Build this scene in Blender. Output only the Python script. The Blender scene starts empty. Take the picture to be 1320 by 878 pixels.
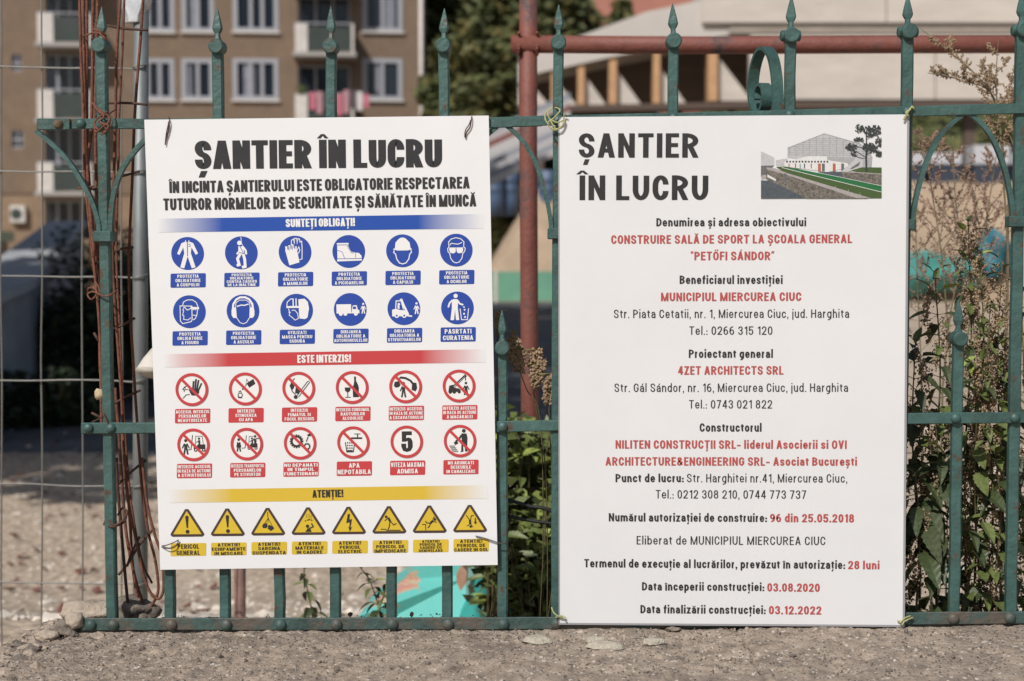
import bpy, bmesh, math, random
from mathutils import Vector, Matrix, noise
from mathutils.geometry import tessellate_polygon
R = math.radians
S = bpy.context.scene
COL = S.collection
random.seed(7)

# ------------------------------------------------------------------ camera
CAM_LOC = Vector((0.0, -2.5, 1.6))
PITCH, YAW, FPX = 3.5, 1.6, 1833.3          # degrees down, degrees to the left, focal length in photo pixels
cd = bpy.data.cameras.new('camera'); cam = bpy.data.objects.new('camera', cd); COL.objects.link(cam)
cam.location = CAM_LOC
cam.rotation_euler = (R(90 - PITCH), 0, R(YAW))
cd.sensor_width = 36; cd.lens = 50; cd.clip_start = .05; cd.clip_end = 2000
cd.dof.use_dof = True; cd.dof.focus_distance = 2.5; cd.dof.aperture_fstop = 4.3
S.camera = cam
# ------------------------------------------------------------------ world, sun, exposure
SUN = Vector((.33, .64, -.69)).normalized()   # the way the light travels
el = math.asin(-SUN.z); az = math.atan2(-SUN.x, -SUN.y)
w = bpy.data.worlds.new('World'); S.world = w; w.use_nodes = True
sky = w.node_tree.nodes.new('ShaderNodeTexSky'); sky.sky_type = 'NISHITA'; sky.sun_disc = False
sky.sun_elevation = el; sky.sun_rotation = az; sky.dust_density = 2.0
bg = w.node_tree.nodes['Background']; bg.inputs[1].default_value = .065
w.node_tree.links.new(sky.outputs[0], bg.inputs[0])
sl = bpy.data.lights.new('sun', 'SUN'); so = bpy.data.objects.new('sun', sl); COL.objects.link(so)
sl.energy = 3.6; sl.angle = R(.55); sl.color = (1, .965, .92)
so.rotation_euler = SUN.to_track_quat('-Z', 'Y').to_euler(); so.location = (-6, -8, 12)
S.view_settings.view_transform = 'Standard'; S.view_settings.look = 'None'
S.view_settings.exposure = 0.05; S.view_settings.gamma = 1

CM = cam.rotation_euler.to_matrix()
def ray(px, py):
    return CM @ Vector(((px - 660) / FPX, -(py - 439) / FPX, -1))
def P(px, py, Y=0.0):                         # the point of the upright plane y = Y seen at a place of the photograph
    d = ray(px, py); t = (Y - CAM_LOC.y) / d.y
    return CAM_LOC + d * t
def PN(px, py, o, n):
    d = ray(px, py); return CAM_LOC + d * ((o - CAM_LOC).dot(n) / d.dot(n))

# ------------------------------------------------------------------ materials
MATS = {}
def mat(name, col, rough=.7, metal=0, var=0, vscale=8, bump=0, bscale=40, col2=None, c2scale=12, c2at=.6, c2w=.06, spec=None, trans=0, alpha=None, streak=None, detail=8):
    if name in MATS: return MATS[name]
    m = bpy.data.materials.new(name); m.use_nodes = True; nt = m.node_tree; N = nt.nodes; L = nt.links
    b = N['Principled BSDF']; b.inputs['Roughness'].default_value = rough; b.inputs['Metallic'].default_value = metal
    if spec is not None: b.inputs['Specular IOR Level'].default_value = spec
    if trans: b.inputs['Transmission Weight'].default_value = trans
    b.inputs['Base Color'].default_value = (*col, 1)
    tc = N.new('ShaderNodeTexCoord'); src = tc.outputs['Object']
    if streak:
        mp = N.new('ShaderNodeMapping'); mp.inputs['Scale'].default_value = streak; L.new(src, mp.inputs[0]); src = mp.outputs[0]
    out = None
    if var:
        n = N.new('ShaderNodeTexNoise'); n.inputs['Scale'].default_value = vscale; n.inputs['Detail'].default_value = detail; n.inputs['Roughness'].default_value = .65
        L.new(src, n.inputs[0])
        r = N.new('ShaderNodeValToRGB'); L.new(n.outputs[0], r.inputs[0])
        r.color_ramp.elements[0].position = .3; r.color_ramp.elements[1].position = .7
        r.color_ramp.elements[0].color = (*[c * (1 - var) for c in col], 1)
        r.color_ramp.elements[1].color = (*[min(1, c * (1 + var)) for c in col], 1)
        out = r.outputs[0]
    if col2:
        n = N.new('ShaderNodeTexNoise'); n.inputs['Scale'].default_value = c2scale; n.inputs['Detail'].default_value = 10; n.inputs['Roughness'].default_value = .7
        L.new(tc.outputs['Object'], n.inputs[0])
        r = N.new('ShaderNodeValToRGB'); L.new(n.outputs[0], r.inputs[0])
        r.color_ramp.elements[0].position = c2at; r.color_ramp.elements[0].color = (0, 0, 0, 1)
        r.color_ramp.elements[1].position = c2at + c2w; r.color_ramp.elements[1].color = (1, 1, 1, 1)
        mx = N.new('ShaderNodeMix'); mx.data_type = 'RGBA'; L.new(r.outputs[0], mx.inputs[0])
        if out: L.new(out, mx.inputs[6])
        else: mx.inputs[6].default_value = (*col, 1)
        mx.inputs[7].default_value = (*col2, 1); out = mx.outputs[2]
    if out: L.new(out, b.inputs['Base Color'])
    if bump:
        n = N.new('ShaderNodeTexNoise'); n.inputs['Scale'].default_value = bscale; n.inputs['Detail'].default_value = 6
        L.new(src, n.inputs[0])
        bp = N.new('ShaderNodeBump'); bp.inputs['Strength'].default_value = bump; bp.inputs['Distance'].default_value = .004
        L.new(n.outputs[0], bp.inputs['Height']); L.new(bp.outputs[0], b.inputs['Normal'])
    MATS[name] = m; return m
def ramp_mat(name, stops, rough=.45, axis='X'):     # a printed band whose ink fades out at its ends
    m = bpy.data.materials.new(name); m.use_nodes = True; N = m.node_tree.nodes; L = m.node_tree.links
    tc = N.new('ShaderNodeTexCoord'); sx = N.new('ShaderNodeSeparateXYZ'); L.new(tc.outputs['Generated'], sx.inputs[0])
    r = N.new('ShaderNodeValToRGB'); L.new(sx.outputs[axis], r.inputs[0]); e = r.color_ramp.elements
    e[0].position = stops[0][0]; e[0].color = (*stops[0][1], 1); e[1].position = stops[-1][0]; e[1].color = (*stops[-1][1], 1)
    for p, c in stops[1:-1]:
        q = e.new(p); q.color = (*c, 1)
    b = N['Principled BSDF']; b.inputs['Roughness'].default_value = rough; L.new(r.outputs[0], b.inputs['Base Color'])
    return m
green = mat('green_paint', (.045, .100, .090), .5, var=.38, vscale=16, bump=.5, bscale=95, col2=(.085, .05, .032), c2scale=34, c2at=.59, c2w=.05)
green_old = mat('green_paint_worn', (.045, .082, .074), .55, var=.3, vscale=18, bump=.7, bscale=90, col2=(.105, .085, .068), c2scale=17, c2at=.47, c2w=.12)
rust = mat('rust', (.165, .062, .038), .85, var=.45, vscale=60, bump=.6, bscale=200)
rustdark = mat('dark_rusty_wire', (.075, .035, .024), .8, var=.4, vscale=80)
boltm = mat('bolt_rust', (.12, .085, .055), .8, var=.4, vscale=120, bump=.5, bscale=300)
pipe = mat('rust_red_paint', (.205, .066, .048), .62, var=.35, vscale=9, bump=.5, bscale=90, col2=(.07, .05, .05), c2scale=9, c2at=.50, c2w=.16)
galv = mat('galvanised_steel', (.20, .215, .215), .55, metal=.4, var=.22, vscale=25, streak=(1, 1, .25))
galvw = mat('galvanised_wire', (.22, .215, .20), .5, metal=.4, var=.15, vscale=30)
board1 = mat('white_print_board', (.755, .755, .76), .38, var=.025, vscale=7, col2=(.66, .64, .6), c2scale=55, c2at=.71, c2w=.06, bump=.16, bscale=4.5)
board2 = mat('white_panel_board', (.71, .712, .718), .36, var=.03, vscale=5, col2=(.6, .58, .55), c2scale=70, c2at=.72, c2w=.05, bump=.18, bscale=3.5)
edge2 = mat('board_edge_grey', (.16, .16, .165), .5)
edge1 = mat('board_edge_white', (.66, .65, .63), .5)
ink = mat('black_ink', (.028, .026, .027), .42, var=.25, vscale=30)
inkw = mat('worn_black_ink', (.026, .025, .028), .4, var=.2, vscale=40, col2=(.5, .49, .48), c2scale=60, c2at=.735, c2w=.02)
redp = mat('red_ink', (.52, .048, .055), .42, var=.06, vscale=20)
redt = mat('red_text_ink', (.43, .075, .07), .45)
bluep = mat('blue_ink', (.018, .062, .34), .4, var=.08, vscale=20)
yelp = mat('yellow_ink', (.64, .45, .035), .42, var=.06, vscale=15)
whitep = mat('white_ink', (.78, .77, .76), .4)
brown = mat('brown_triangle_ink', (.06, .035, .03), .45)
concrete = mat('concrete_weathered', (.295, .238, .187), .95, var=.48, vscale=26, bump=1, bscale=260, col2=(.165, .132, .106), c2scale=10, c2at=.55, c2w=.14, detail=12)
def grains(m, base_in='Base Color'):
    nt = m.node_tree; N = nt.nodes; L = nt.links; b = N['Principled BSDF']; src = b.inputs['Base Color'].links[0].from_socket; tc = N.new('ShaderNodeTexCoord')
    for sc_, at, col in ((230, .045, (.52, .46, .40)), (300, .05, (.08, .07, .06))):
        v = N.new('ShaderNodeTexVoronoi'); v.inputs['Scale'].default_value = sc_; L.new(tc.outputs['Object'], v.inputs[0]); sp = N.new('ShaderNodeSeparateColor'); L.new(v.outputs['Color'], sp.inputs[0])
        lt = N.new('ShaderNodeMath'); lt.operation = 'LESS_THAN'; lt.inputs[1].default_value = at; L.new(sp.outputs[0], lt.inputs[0]); mx = N.new('ShaderNodeMix'); mx.data_type = 'RGBA'; L.new(lt.outputs[0], mx.inputs[0]); L.new(src, mx.inputs[6]); mx.inputs[7].default_value = (*col, 1); src = mx.outputs[2]
    L.new(src, b.inputs['Base Color'])
grains(concrete)
leafm = mat('nettle_leaf', (.115, .145, .042), .5, var=.4, vscale=6)
leafd = mat('nettle_leaf_dark', (.045, .062, .022), .5, var=.4, vscale=6)
leafl = mat('young_leaf', (.24, .29, .07), .5, var=.4, vscale=9)
stemm = mat('plant_stem', (.10, .085, .035), .7, var=.3, vscale=12)
dry = mat('dry_seed_heads', (.30, .21, .13), .9, var=.4, vscale=40)
dryst = mat('dry_stem', (.16, .125, .07), .8, var=.3, vscale=20)

# ------------------------------------------------------------------ helpers
def tag(o, label=None, cat=None, group=None, kind=None):
    if label: o['label'] = label
    if cat: o['category'] = cat
    if group: o['group'] = group
    if kind: o['kind'] = kind
    return o
def thing(name, label, cat, loc, group=None):
    o = bpy.data.objects.new(name, None); COL.objects.link(o); o.location = loc; o.empty_display_size = .1
    return tag(o, label, cat, group)
def wloc(o):
    v = Vector((0, 0, 0))
    while o is not None:
        v += Vector(o.location); o = o.parent
    return v
class MB:
    def __init__(s): s.v = []; s.f = []; s.mi = []
    def add(s, vs, fs, mi=0):
        b = len(s.v); s.v += [Vector(x) for x in vs]; s.f += [tuple(i + b for i in f) for f in fs]; s.mi += [mi] * len(fs); return s
    def box(s, c, d, M=None, mi=0):
        c = Vector(c); x, y, z = d[0] / 2, d[1] / 2, d[2] / 2
        vs = [Vector((a, b, e)) for a in (-x, x) for b in (-y, y) for e in (-z, z)]
        if M: vs = [M @ v for v in vs]
        return s.add([c + v for v in vs], [(0, 1, 3, 2), (4, 6, 7, 5), (0, 4, 5, 1), (2, 3, 7, 6), (0, 2, 6, 4), (1, 5, 7, 3)], mi)
    def bb(s, a, b, mi=0):
        return s.box([(a[i] + b[i]) / 2 for i in range(3)], [abs(a[i] - b[i]) for i in range(3)], mi=mi)
    def tube(s, pts, r, n=8, mi=0, cap=True):
        pts = [Vector(p) for p in pts]; rs = r if isinstance(r, (list, tuple)) else [r] * len(pts)
        up = None; rings = []
        for i, p in enumerate(pts):
            d = (pts[min(i + 1, len(pts) - 1)] - pts[max(i - 1, 0)]); d = d.normalized() if d.length else Vector((0, 0, 1))
            if up is None: up = d.orthogonal().normalized()
            up = (up - d * up.dot(d)); up = up.normalized() if up.length > 1e-5 else d.orthogonal().normalized()
            q = d.cross(up); rings.append([p + (up * math.cos(a) + q * math.sin(a)) * rs[i] for a in [2 * math.pi * k / n for k in range(n)]])
        vs = [v for rg in rings for v in rg]; fs = []
        for i in range(len(pts) - 1):
            for k in range(n): fs.append((i * n + k, i * n + (k + 1) % n, (i + 1) * n + (k + 1) % n, (i + 1) * n + k))
        if cap: fs += [tuple(range(n))[::-1], tuple(range(len(vs) - n, len(vs)))]
        return s.add(vs, fs, mi)
    def loft(s, sec, ch=.25, mi=0):             # sections (centre, half width x, half depth y), chamfered squares
        vs = []
        for c, hx, hy in sec:
            c = Vector(c); a = min(hx, hy) * ch
            vs += [c + Vector(q) for q in ((-hx + a, -hy, 0), (hx - a, -hy, 0), (hx, -hy + a, 0), (hx, hy - a, 0), (hx - a, hy, 0), (-hx + a, hy, 0), (-hx, hy - a, 0), (-hx, -hy + a, 0))]
        n = 8; fs = [tuple(range(8))[::-1], tuple(range(len(vs) - 8, len(vs)))]
        for i in range(len(sec) - 1):
            for k in range(n): fs.append((i * n + k, i * n + (k + 1) % n, (i + 1) * n + (k + 1) % n, (i + 1) * n + k))
        return s.add(vs, fs, mi)
    def prism(s, poly, off, mi=0):              # 3-D outline extruded along off
        poly = [Vector(p) for p in poly]; off = Vector(off); n = len(poly)
        tri = tessellate_polygon([poly])
        fs = [tuple(t) for t in tri] + [tuple(i + n for i in t[::-1]) for t in tri]
        fs += [(i, i + n, (i + 1) % n + n, (i + 1) % n) for i in range(n)]
        return s.add(poly + [p + off for p in poly], fs, mi)
    def poly(s, poly, mi=0):
        poly = [Vector(p) for p in poly]
        return s.add(poly, [tuple(t) for t in tessellate_polygon([poly])], mi)
    def ribbon(s, pts, wd, th, nrm=None, mi=0):  # flat bar bent along a path: wd = width vector, th = thickness
        pts = [Vector(p) for p in pts]; wd = Vector(wd); vs = []
        for i, p in enumerate(pts):
            d = (pts[min(i + 1, len(pts) - 1)] - pts[max(i - 1, 0)]).normalized(); q = d.cross(wd).normalized() * th / 2
            vs += [p + wd / 2 + q, p - wd / 2 + q, p - wd / 2 - q, p + wd / 2 - q]
        fs = [(0, 1, 2, 3), tuple(range(len(vs) - 4, len(vs)))[::-1]]
        for i in range(len(pts) - 1):
            for k in range(4): fs.append((i * 4 + k, (i + 1) * 4 + k, (i + 1) * 4 + (k + 1) % 4, i * 4 + (k + 1) % 4))
        return s.add(vs, fs, mi)
    def dome(s, c, r, ax=Vector((0, -1, 0)), flat=.6, n=10, mi=0):
        c = Vector(c); u = ax.orthogonal().normalized(); q = ax.cross(u); vs = []; fs = []
        m = 4
        for j in range(m):
            a = j / m * math.pi / 2
            for k in range(n): b = 2 * math.pi * k / n; vs.append(c + (u * math.cos(b) + q * math.sin(b)) * r * math.cos(a) + ax * r * flat * math.sin(a))
        vs.append(c + ax * r * flat)
        for j in range(m - 1):
            for k in range(n): fs.append((j * n + k, j * n + (k + 1) % n, (j + 1) * n + (k + 1) % n, (j + 1) * n + k))
        for k in range(n): fs.append(((m - 1) * n + k, (m - 1) * n + (k + 1) % n, len(vs) - 1))
        return s.add(vs, fs, mi)
    def rock(s, c, d, seed=0, n=1, mi=0, amp=.25):
        bm = bmesh.new(); bmesh.ops.create_icosphere(bm, subdivisions=n, radius=1)
        vs = []
        for v in bm.verts:
            k = 1 + amp * noise.noise(v.co * 1.3 + Vector((seed * 3.1, seed * 1.7, seed)))*1.6 + (amp*.5 * noise.noise(v.co * 4 + Vector((seed, 0, 0))) if n > 1 else 0)
            vs.append(Vector(c) + Vector((v.co.x * d[0], v.co.y * d[1], v.co.z * d[2])) * k)
        fs = [tuple(v.index for v in f.verts) for f in bm.faces]; bm.free()
        return s.add(vs, fs, mi)
    def build(s, name, mats, parent=None, origin=None, smooth=False, fixn=True):
        o0 = wloc(parent) if parent else Vector(origin or (0, 0, 0))
        me = bpy.data.meshes.new(name); me.from_pydata([v - o0 for v in s.v], [], s.f)
        ml = mats if isinstance(mats, (list, tuple)) else [mats]
        for m in ml: me.materials.append(m)
        if len(ml) > 1: me.polygons.foreach_set('material_index', s.mi)
        if smooth: me.polygons.foreach_set('use_smooth', [True] * len(me.polygons))
        if fixn and len(s.f) < 60000:
            bm = bmesh.new(); bm.from_mesh(me); bmesh.ops.recalc_face_normals(bm, faces=bm.faces); bm.to_mesh(me); bm.free()
        me.update()
        o = bpy.data.objects.new(name, me); COL.objects.link(o)
        if parent: o.parent = parent
        else: o.location = o0
        return o
def smooth_path(pts, n=6):                       # Catmull-Rom through the points
    pts = [Vector(p) for p in pts]
    if len(pts) < 3: return pts
    q = [pts[0] * 2 - pts[1]] + pts + [pts[-1] * 2 - pts[-2]]; out = []
    for i in range(1, len(q) - 2):
        for k in range(n):
            t = k / n; a, b, c, d = q[i - 1], q[i], q[i + 1], q[i + 2]
            out.append(.5 * ((2 * b) + (c - a) * t + (2 * a - 5 * b + 4 * c - d) * t * t + (3 * b - a - 3 * c + d) * t ** 3))
    return out + [pts[-1]]

# ------------------------------------------------------------------ lettering: a stroke alphabet
XH = .745
GL = {
'A': '.62;/0,0 .5,1;/1,0 .5,1;~.17,.25 .83,.25', 'B': '.58;0,0 0,1;~0,1 .93,1r .93,.53r 0,.53;~0,.53 1,.53r 1,0r 0,0',
'C': '.57;~1,.66 1,1r 0,1r 0,0r 1,0r 1,.34', 'D': '.58;0,0 0,1;~0,1 1,1r 1,0r 0,0', 'E': '.48;0,0 0,1;0,1 1,1;0,.52 .88,.52;0,0 1,0',
'F': '.47;0,0 0,1;0,1 1,1;0,.5 .85,.5', 'G': '.59;~1,.68 1,1r 0,1r 0,0r 1,0r 1,.47 .55,.47', 'H': '.60;0,0 0,1;1,0 1,1;0,.52 1,.52',
'I': '0;0,0 0,1', 'J': '.5;~1,1.1 1,0r 0,0r 0,.3', 'K': '.6;0,0 0,1;/.05,.36 .95,1;/.42,.62 1,0', 'L': '.47;0,0 0,1;0,0 1,0',
'M': '.78;0,0 0,1;1,0 1,1;/0,1 .5,0;/1,1 .5,0', 'N': '.60;0,0 0,1;1,0 1,1;/0,1 1,0', 'O': '.59;=0,0r 0,1r 1,1r 1,0r',
'P': '.57;0,0 0,1;~0,1 1,1r 1,.45r 0,.45', 'R': '.59;0,0 0,1;~0,1 .97,1r .97,.47r 0,.47;/.5,.45 1,0', 'S': '.57;~1,.7 1,1r 0,1r 0,.55r 1,.45r 1,0r 0,0r 0,.3',
'T': '.56;.5,0 .5,1;0,1 1,1', 'U': '.59;~0,1.08 0,0r 1,0r 1,1.08', 'V': '.60;/0,1 .5,0;/1,1 .5,0', 'X': '.6;/0,0 1,1;/1,0 0,1', 'Z': '.54;0,1 1,1;0,0 1,0;/.95,1 .05,0',
'0': '.53;=0,0r 0,1r 1,1r 1,0r', '1': '.36;1,0 1,1;~0,.8 .9,.98', '2': '.54;~0,.7 0,1r 1,1r 1,.55r .05,.05;0,0 1,0',
'3': '.54;~0,.74 0,1r .97,1r .97,.53r .35,.53;~.35,.53 1,.53r 1,0r 0,0r 0,.27', '4': '.56;.78,0 .78,1;/.72,1 .02,.27;0,.25 1,.25',
'5': '.54;1,1 .1,1;~.09,1.06 .04,.45;~.06,.5 .3,.62r 1,.62r 1,0r 0,0r 0,.25', '6': '.54;~.9,1 0,1r 0,0r 1,0r 1,.6r 0,.6r 0,.3', '7': '.53;0,1 1,1;/1,1 .3,0',
'8': '.54;=.06,.54r .06,1r .94,1r .94,.54r;=0,0r 0,.54r 1,.54r 1,0r', '9': '.54;~.1,0 1,0r 1,1r 0,1r 0,.4r 1,.4r 1,.7',
'&': '.66;~1,0 .12,.68r .12,1r .72,1r .72,.68r 0,.4r 0,0r .75,0r .93,.5',
'a': '.5;~.05,.72 .05,1r 1,1r 1,-.1;~1,.6 0,.6r 0,0r .7,0r 1,.25', 'b': '.52;=0,0r 0,1r 1,1r 1,0r;0,0 0,a', 'c': '.5;~1,.66 1,1r 0,1r 0,0r 1,0r 1,.34',
'd': '.52;=0,0r 0,1r 1,1r 1,0r;1,0 1,a', 'e': '.51;~.97,.22 .9,0r 0,0r 0,1r 1,1r 1,.48 .05,.48', 'f': '.35;~1.2,a .4,ar .4,-.1;0,1 1,1',
'g': '.52;=0,0r 0,1r 1,1r 1,0r;~1,1.1 1,dr .05,dr', 'h': '.5;0,0 0,a;~0,.6 0,1r 1,1r 1,-.1', 'i': '0;0,0 0,1;@0,1.0', 'j': '0;~0,1.1 0,dr -.18,dr;@0,1.0',
'l': '0;0,0 0,a', 'm': '.82;0,0 0,1;~0,.6 0,1r .5,1r .5,-.1;~.5,.6 .5,1r 1,1r 1,-.1', 'n': '.5;0,0 0,1;~0,.6 0,1r 1,1r 1,-.1', 'o': '.52;=0,0r 0,1r 1,1r 1,0r',
'p': '.52;=0,0r 0,1r 1,1r 1,0r;0,d 0,1', 'r': '.33;0,0 0,1;~0,.5 .05,1r 1.2,1', 's': '.48;~1,.72 1,1r 0,1r 0,.56r 1,.44r 1,0r 0,0r 0,.28',
't': '.33;~.4,t .4,0r 1.1,0;0,1 1,1', 'u': '.5;1,0 1,1;~0,1.1 0,0r 1,0r 1,.4', 'v': '.5;/0,1 .5,0;/1,1 .5,0', 'x': '.5;/0,0 1,1;/1,0 0,1', 'z': '.48;0,1 1,1;0,0 1,0;/.95,1 .05,0',
'.': '0;@0,0', ',': '0;@0,0;c', ':': '0;@0,0;@0,.6', '-': '.40;0,.36 1,.36', '!': '0;0,.38 0,1;@0,0', '“': '.26;q0;q1', '”': '.26;q0;q1'}
DIA = {'Ș': 'S,', 'Ț': 'T,', 'Ţ': 'T,', 'ș': 's,', 'ț': 't,', 'ţ': 't,', 'Î': 'I^', 'î': 'ı^', 'Ă': 'Au', 'ă': 'au', 'Ő': 'O"', 'Á': "A'", 'á': "a'"}
GL['ı'] = '0;0,0 0,1'
def round_path(pts, rmax=9):
    out = []; n = len(pts); closed = pts[0] == pts[-1] and n > 2
    P2 = [Vector((p[0], p[1])) for p in pts]
    for i, p in enumerate(pts):
        if closed and i == n - 1: break
        if not p[2] or (not closed and i in (0, n - 1)): out.append(P2[i]); continue
        a = P2[i - 1] if i else P2[n - 2]; b = P2[(i + 1) % n]
        ra = pts[i - 1][2] if i else pts[n - 2][2]
        rb = pts[(i + 1) % n][2] if i + 1 < n else pts[1][2]
        fa = .5 if (ra and (closed or i - 1 != 0)) else .96
        fb = .5 if (rb and (closed or i + 1 != n - 1)) else .96
        la = (a - P2[i]).length; lb = (b - P2[i]).length
        ka = min(fa, rmax / max(la, 1e-6)); kb = min(fb, rmax / max(lb, 1e-6))
        A = (a - P2[i]) * ka; B = (b - P2[i]) * kb
        for k in range(7):
            th = math.pi / 2 * k / 6; out.append(P2[i] + A * (1 - math.sin(th)) + B * (1 - math.cos(th)))
    res = [out[0]]
    for q in out[1:]:
        if (q - res[-1]).length > 1e-4: res.append(q)
    if closed:
        if (res[0] - res[-1]).length < 1e-4: res.pop()
    return res, closed
def pen(pts, closed, t, s, square=False):          # one stroke as a strip of quads with mitred joints
    q = [Vector((p[0] / t, p[1] / s)) for p in pts]; n = len(q)
    if square and not closed:
        q[0] = q[0] - (q[1] - q[0]).normalized() * .5; q[-1] = q[-1] + (q[-1] - q[-2]).normalized() * .5
    Lp = []; Rp = []
    for i in range(n):
        d1 = (q[i] - q[i - 1]) if (i or closed) else (q[1] - q[0]); d2 = (q[(i + 1) % n] - q[i]) if (i < n - 1 or closed) else (q[-1] - q[-2])
        d1 = d1.normalized(); d2 = d2.normalized(); n1 = Vector((-d1.y, d1.x)); n2 = Vector((-d2.y, d2.x)); m = n1 + n2
        m = m.normalized() if m.length > 1e-4 else n1
        k = .5 / max(.45, m.dot(n1)); Lp.append(q[i] + m * k); Rp.append(q[i] - m * k)
    vs = [Vector((p.x * t, p.y * s)) for pr in zip(Lp, Rp) for p in pr]
    fs = [(2 * i, 2 * i + 1, 2 * i + 3, 2 * i + 2) for i in range(n - 1)]
    if closed: fs.append((2 * n - 2, 2 * n - 1, 1, 0))
    return vs, fs
STY = {'bold': (.195, .155, .115, 1.0), 'reg': (.125, .105, .15, .93), 'heavy': (.262, .175, .055, 1.0), 'hv2': (.245, .17, .068, 1.0), 'title': (.20, .16, .12, 1.0), 'cap': (.20, .155, .12, 1.0)}
def glyph(ch, st):
    t, s, sb, wf = STY[st]; base, mark = (DIA[ch][0], DIA[ch][1]) if ch in DIA else (ch, '')
    parts = GL[base].split(';'); W = float(parts[0]) * wf
    if st in ('heavy', 'hv2') : W *= 1.0
    if W == 0: W = t
    elif W < 3 * t * .55: W = max(W, 1.5 * t)
    low = base.islower() or base == 'ı'; H = XH if low else 1.0; out = []
    X = lambda u: t / 2 + u * (W - t)
    def Y(v):
        if v == 'a': return 1.05 - s / 2
        if v == 'd': return -.27 + s / 2
        if v == 't': return .95 - s / 2
        return s / 2 + float(v) * (H - s)
    for pt in parts[1:]:
        k = pt[0] if pt[0] in '~/=@cq' else ''
        body = pt[len(k):]
        if k == 'c':
            out.append(([Vector((t * .35, 0)), Vector((t, 0)), Vector((t * .55, -.18)), Vector((t * .1, -.18))], [(0, 1, 2, 3)])); continue
        if k == 'q':
            i = int(body); x = i * .5 * max(W, .26); a, b = (1.03, .76) ; d = .04 if ch == '”' else -.04
            out.append(([Vector((x, a)), Vector((x + t * .75, a)), Vector((x + t * .5 - d, b)), Vector((x + t * .1 - d, b))], [(0, 1, 2, 3)])); continue
        if k == '@':
            u, v = body.split(','); v = float(v)
            y0 = (.84 + .0) if v == 1.0 else v * (XH - s); x = X(float(u)) - t / 2; h = max(s, t * .9) * 1.05
            if v == 1.0: y0 = 1.05 - h
            out.append(([Vector((x, y0)), Vector((x + t, y0)), Vector((x + t, y0 + h)), Vector((x, y0 + h))], [(0, 1, 2, 3)])); continue
        pts = []
        for tk in body.split():
            r = tk.endswith('r'); tk = tk.rstrip('r'); u, v = tk.split(',')
            if k == '/': pts.append((X(float(u)), float(v) * H, 0))
            else: pts.append((X(float(u)), Y(v if v in 'adt' else float(v)), r))
        if k == '/':
            (x0, y0, _), (x1, y1, _) = pts; h = t * .5 * (1.04 if base not in 'MN' else .9)
            if y0 > y1: x0, y0, x1, y1 = x1, y1, x0, y0
            out.append(([Vector((x0 - h, y0)), Vector((x0 + h, y0)), Vector((x1 + h, y1)), Vector((x1 - h, y1))], [(0, 1, 2, 3)])); continue
        if k == '=': pts.append(pts[0])
        rm = .25 if st in ('heavy', 'hv2') else .28 if st == 'cap' else .34
        rp, cl = round_path(pts, rm if not low else .3)
        out.append(pen(rp, cl, t, s, square=(k == '')))
    cx = W / 2; top = H
    if mark == ',':
        a = (t if st == 'heavy' else min(t, .2)) * .5; out.append(([Vector((cx - a * .6, -.07)), Vector((cx + a * 1.1, -.07)), Vector((cx + a * .3, -.30)), Vector((cx - a * 1.3, -.30))], [(0, 1, 2, 3)]))
    if mark == '^':
        a = .20 if st != 'title' else .22; b = top + .05; h = .15; th = .1
        out.append(([Vector((cx - a, b)), Vector((cx - a + .13, b)), Vector((cx, b + h - .06)), Vector((cx + a - .13, b)), Vector((cx + a, b)), Vector((cx + .06, b + h)), Vector((cx - .06, b + h))], [(0, 1, 2, 6), (2, 3, 4, 5), (2, 5, 6)]))
    if mark == 'u':
        vs, fs = pen([Vector((cx + .15 * math.cos(a), top + .2 + .13 * math.sin(a))) for a in [math.pi + math.pi * k / 8 for k in range(9)]], False, .085, .085); out.append((vs, fs))
    if mark and mark in "'\"":
        for dx in ((-.1, .12) if mark == '"' else (.02,)):
            x = cx + dx; out.append(([Vector((x - .05, top + .06)), Vector((x + .04, top + .06)), Vector((x + .15, top + .25)), Vector((x + .02, top + .25))], [(0, 1, 2, 3)]))
    return W, out
def text2d(txt, st):
    t, s, sb, wf = STY[st]; x = 0; polys = []
    for ch in txt:
        if ch == ' ': x += (.17 if st in ('heavy', 'hv2') else .2) + sb * .6; continue
        W, out = glyph(ch, st)
        for vs, fs in out: polys.append(([v + Vector((x, 0)) for v in vs], fs))
        x += W + sb
    return x - sb, polys
def lay_text(mb, txt, st, a, b, cap, Y, lift=.0006, mi=0, fit=True):
    """a, b: photo pixels of the two ends of the baseline, cap: capital height in photo pixels"""
    Wd, polys = text2d(txt, st); A = P(a[0], a[1], Y); B = P(b[0], b[1], Y); ux = (B - A).normalized(); up = Vector((-ux.z, 0, ux.x))
    h = cap * (P(a[0], a[1] - 100, Y) - A).length / 100; kx = (B - A).length / Wd
    for i, (vs, fs) in enumerate(polys):
        mb.add([A + ux * (v.x * kx) + up * (v.y * h) + Vector((0, -lift - .00002 * (i % 9), 0)) for v in vs], fs, mi)
def center_text(mb, txt, st, c, cap, Y, maxw, kx=1.0, slope=-.0135, lift=.0009, mi=0):
    Wd, _ = text2d(txt, st); wpx = min(Wd * cap * kx, maxw)
    lay_text(mb, txt, st, (c[0] - wpx / 2, c[1] - slope * -wpx / 2 * -1), (c[0] + wpx / 2, c[1] + slope * wpx / 2), cap, Y, lift, mi)

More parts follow.
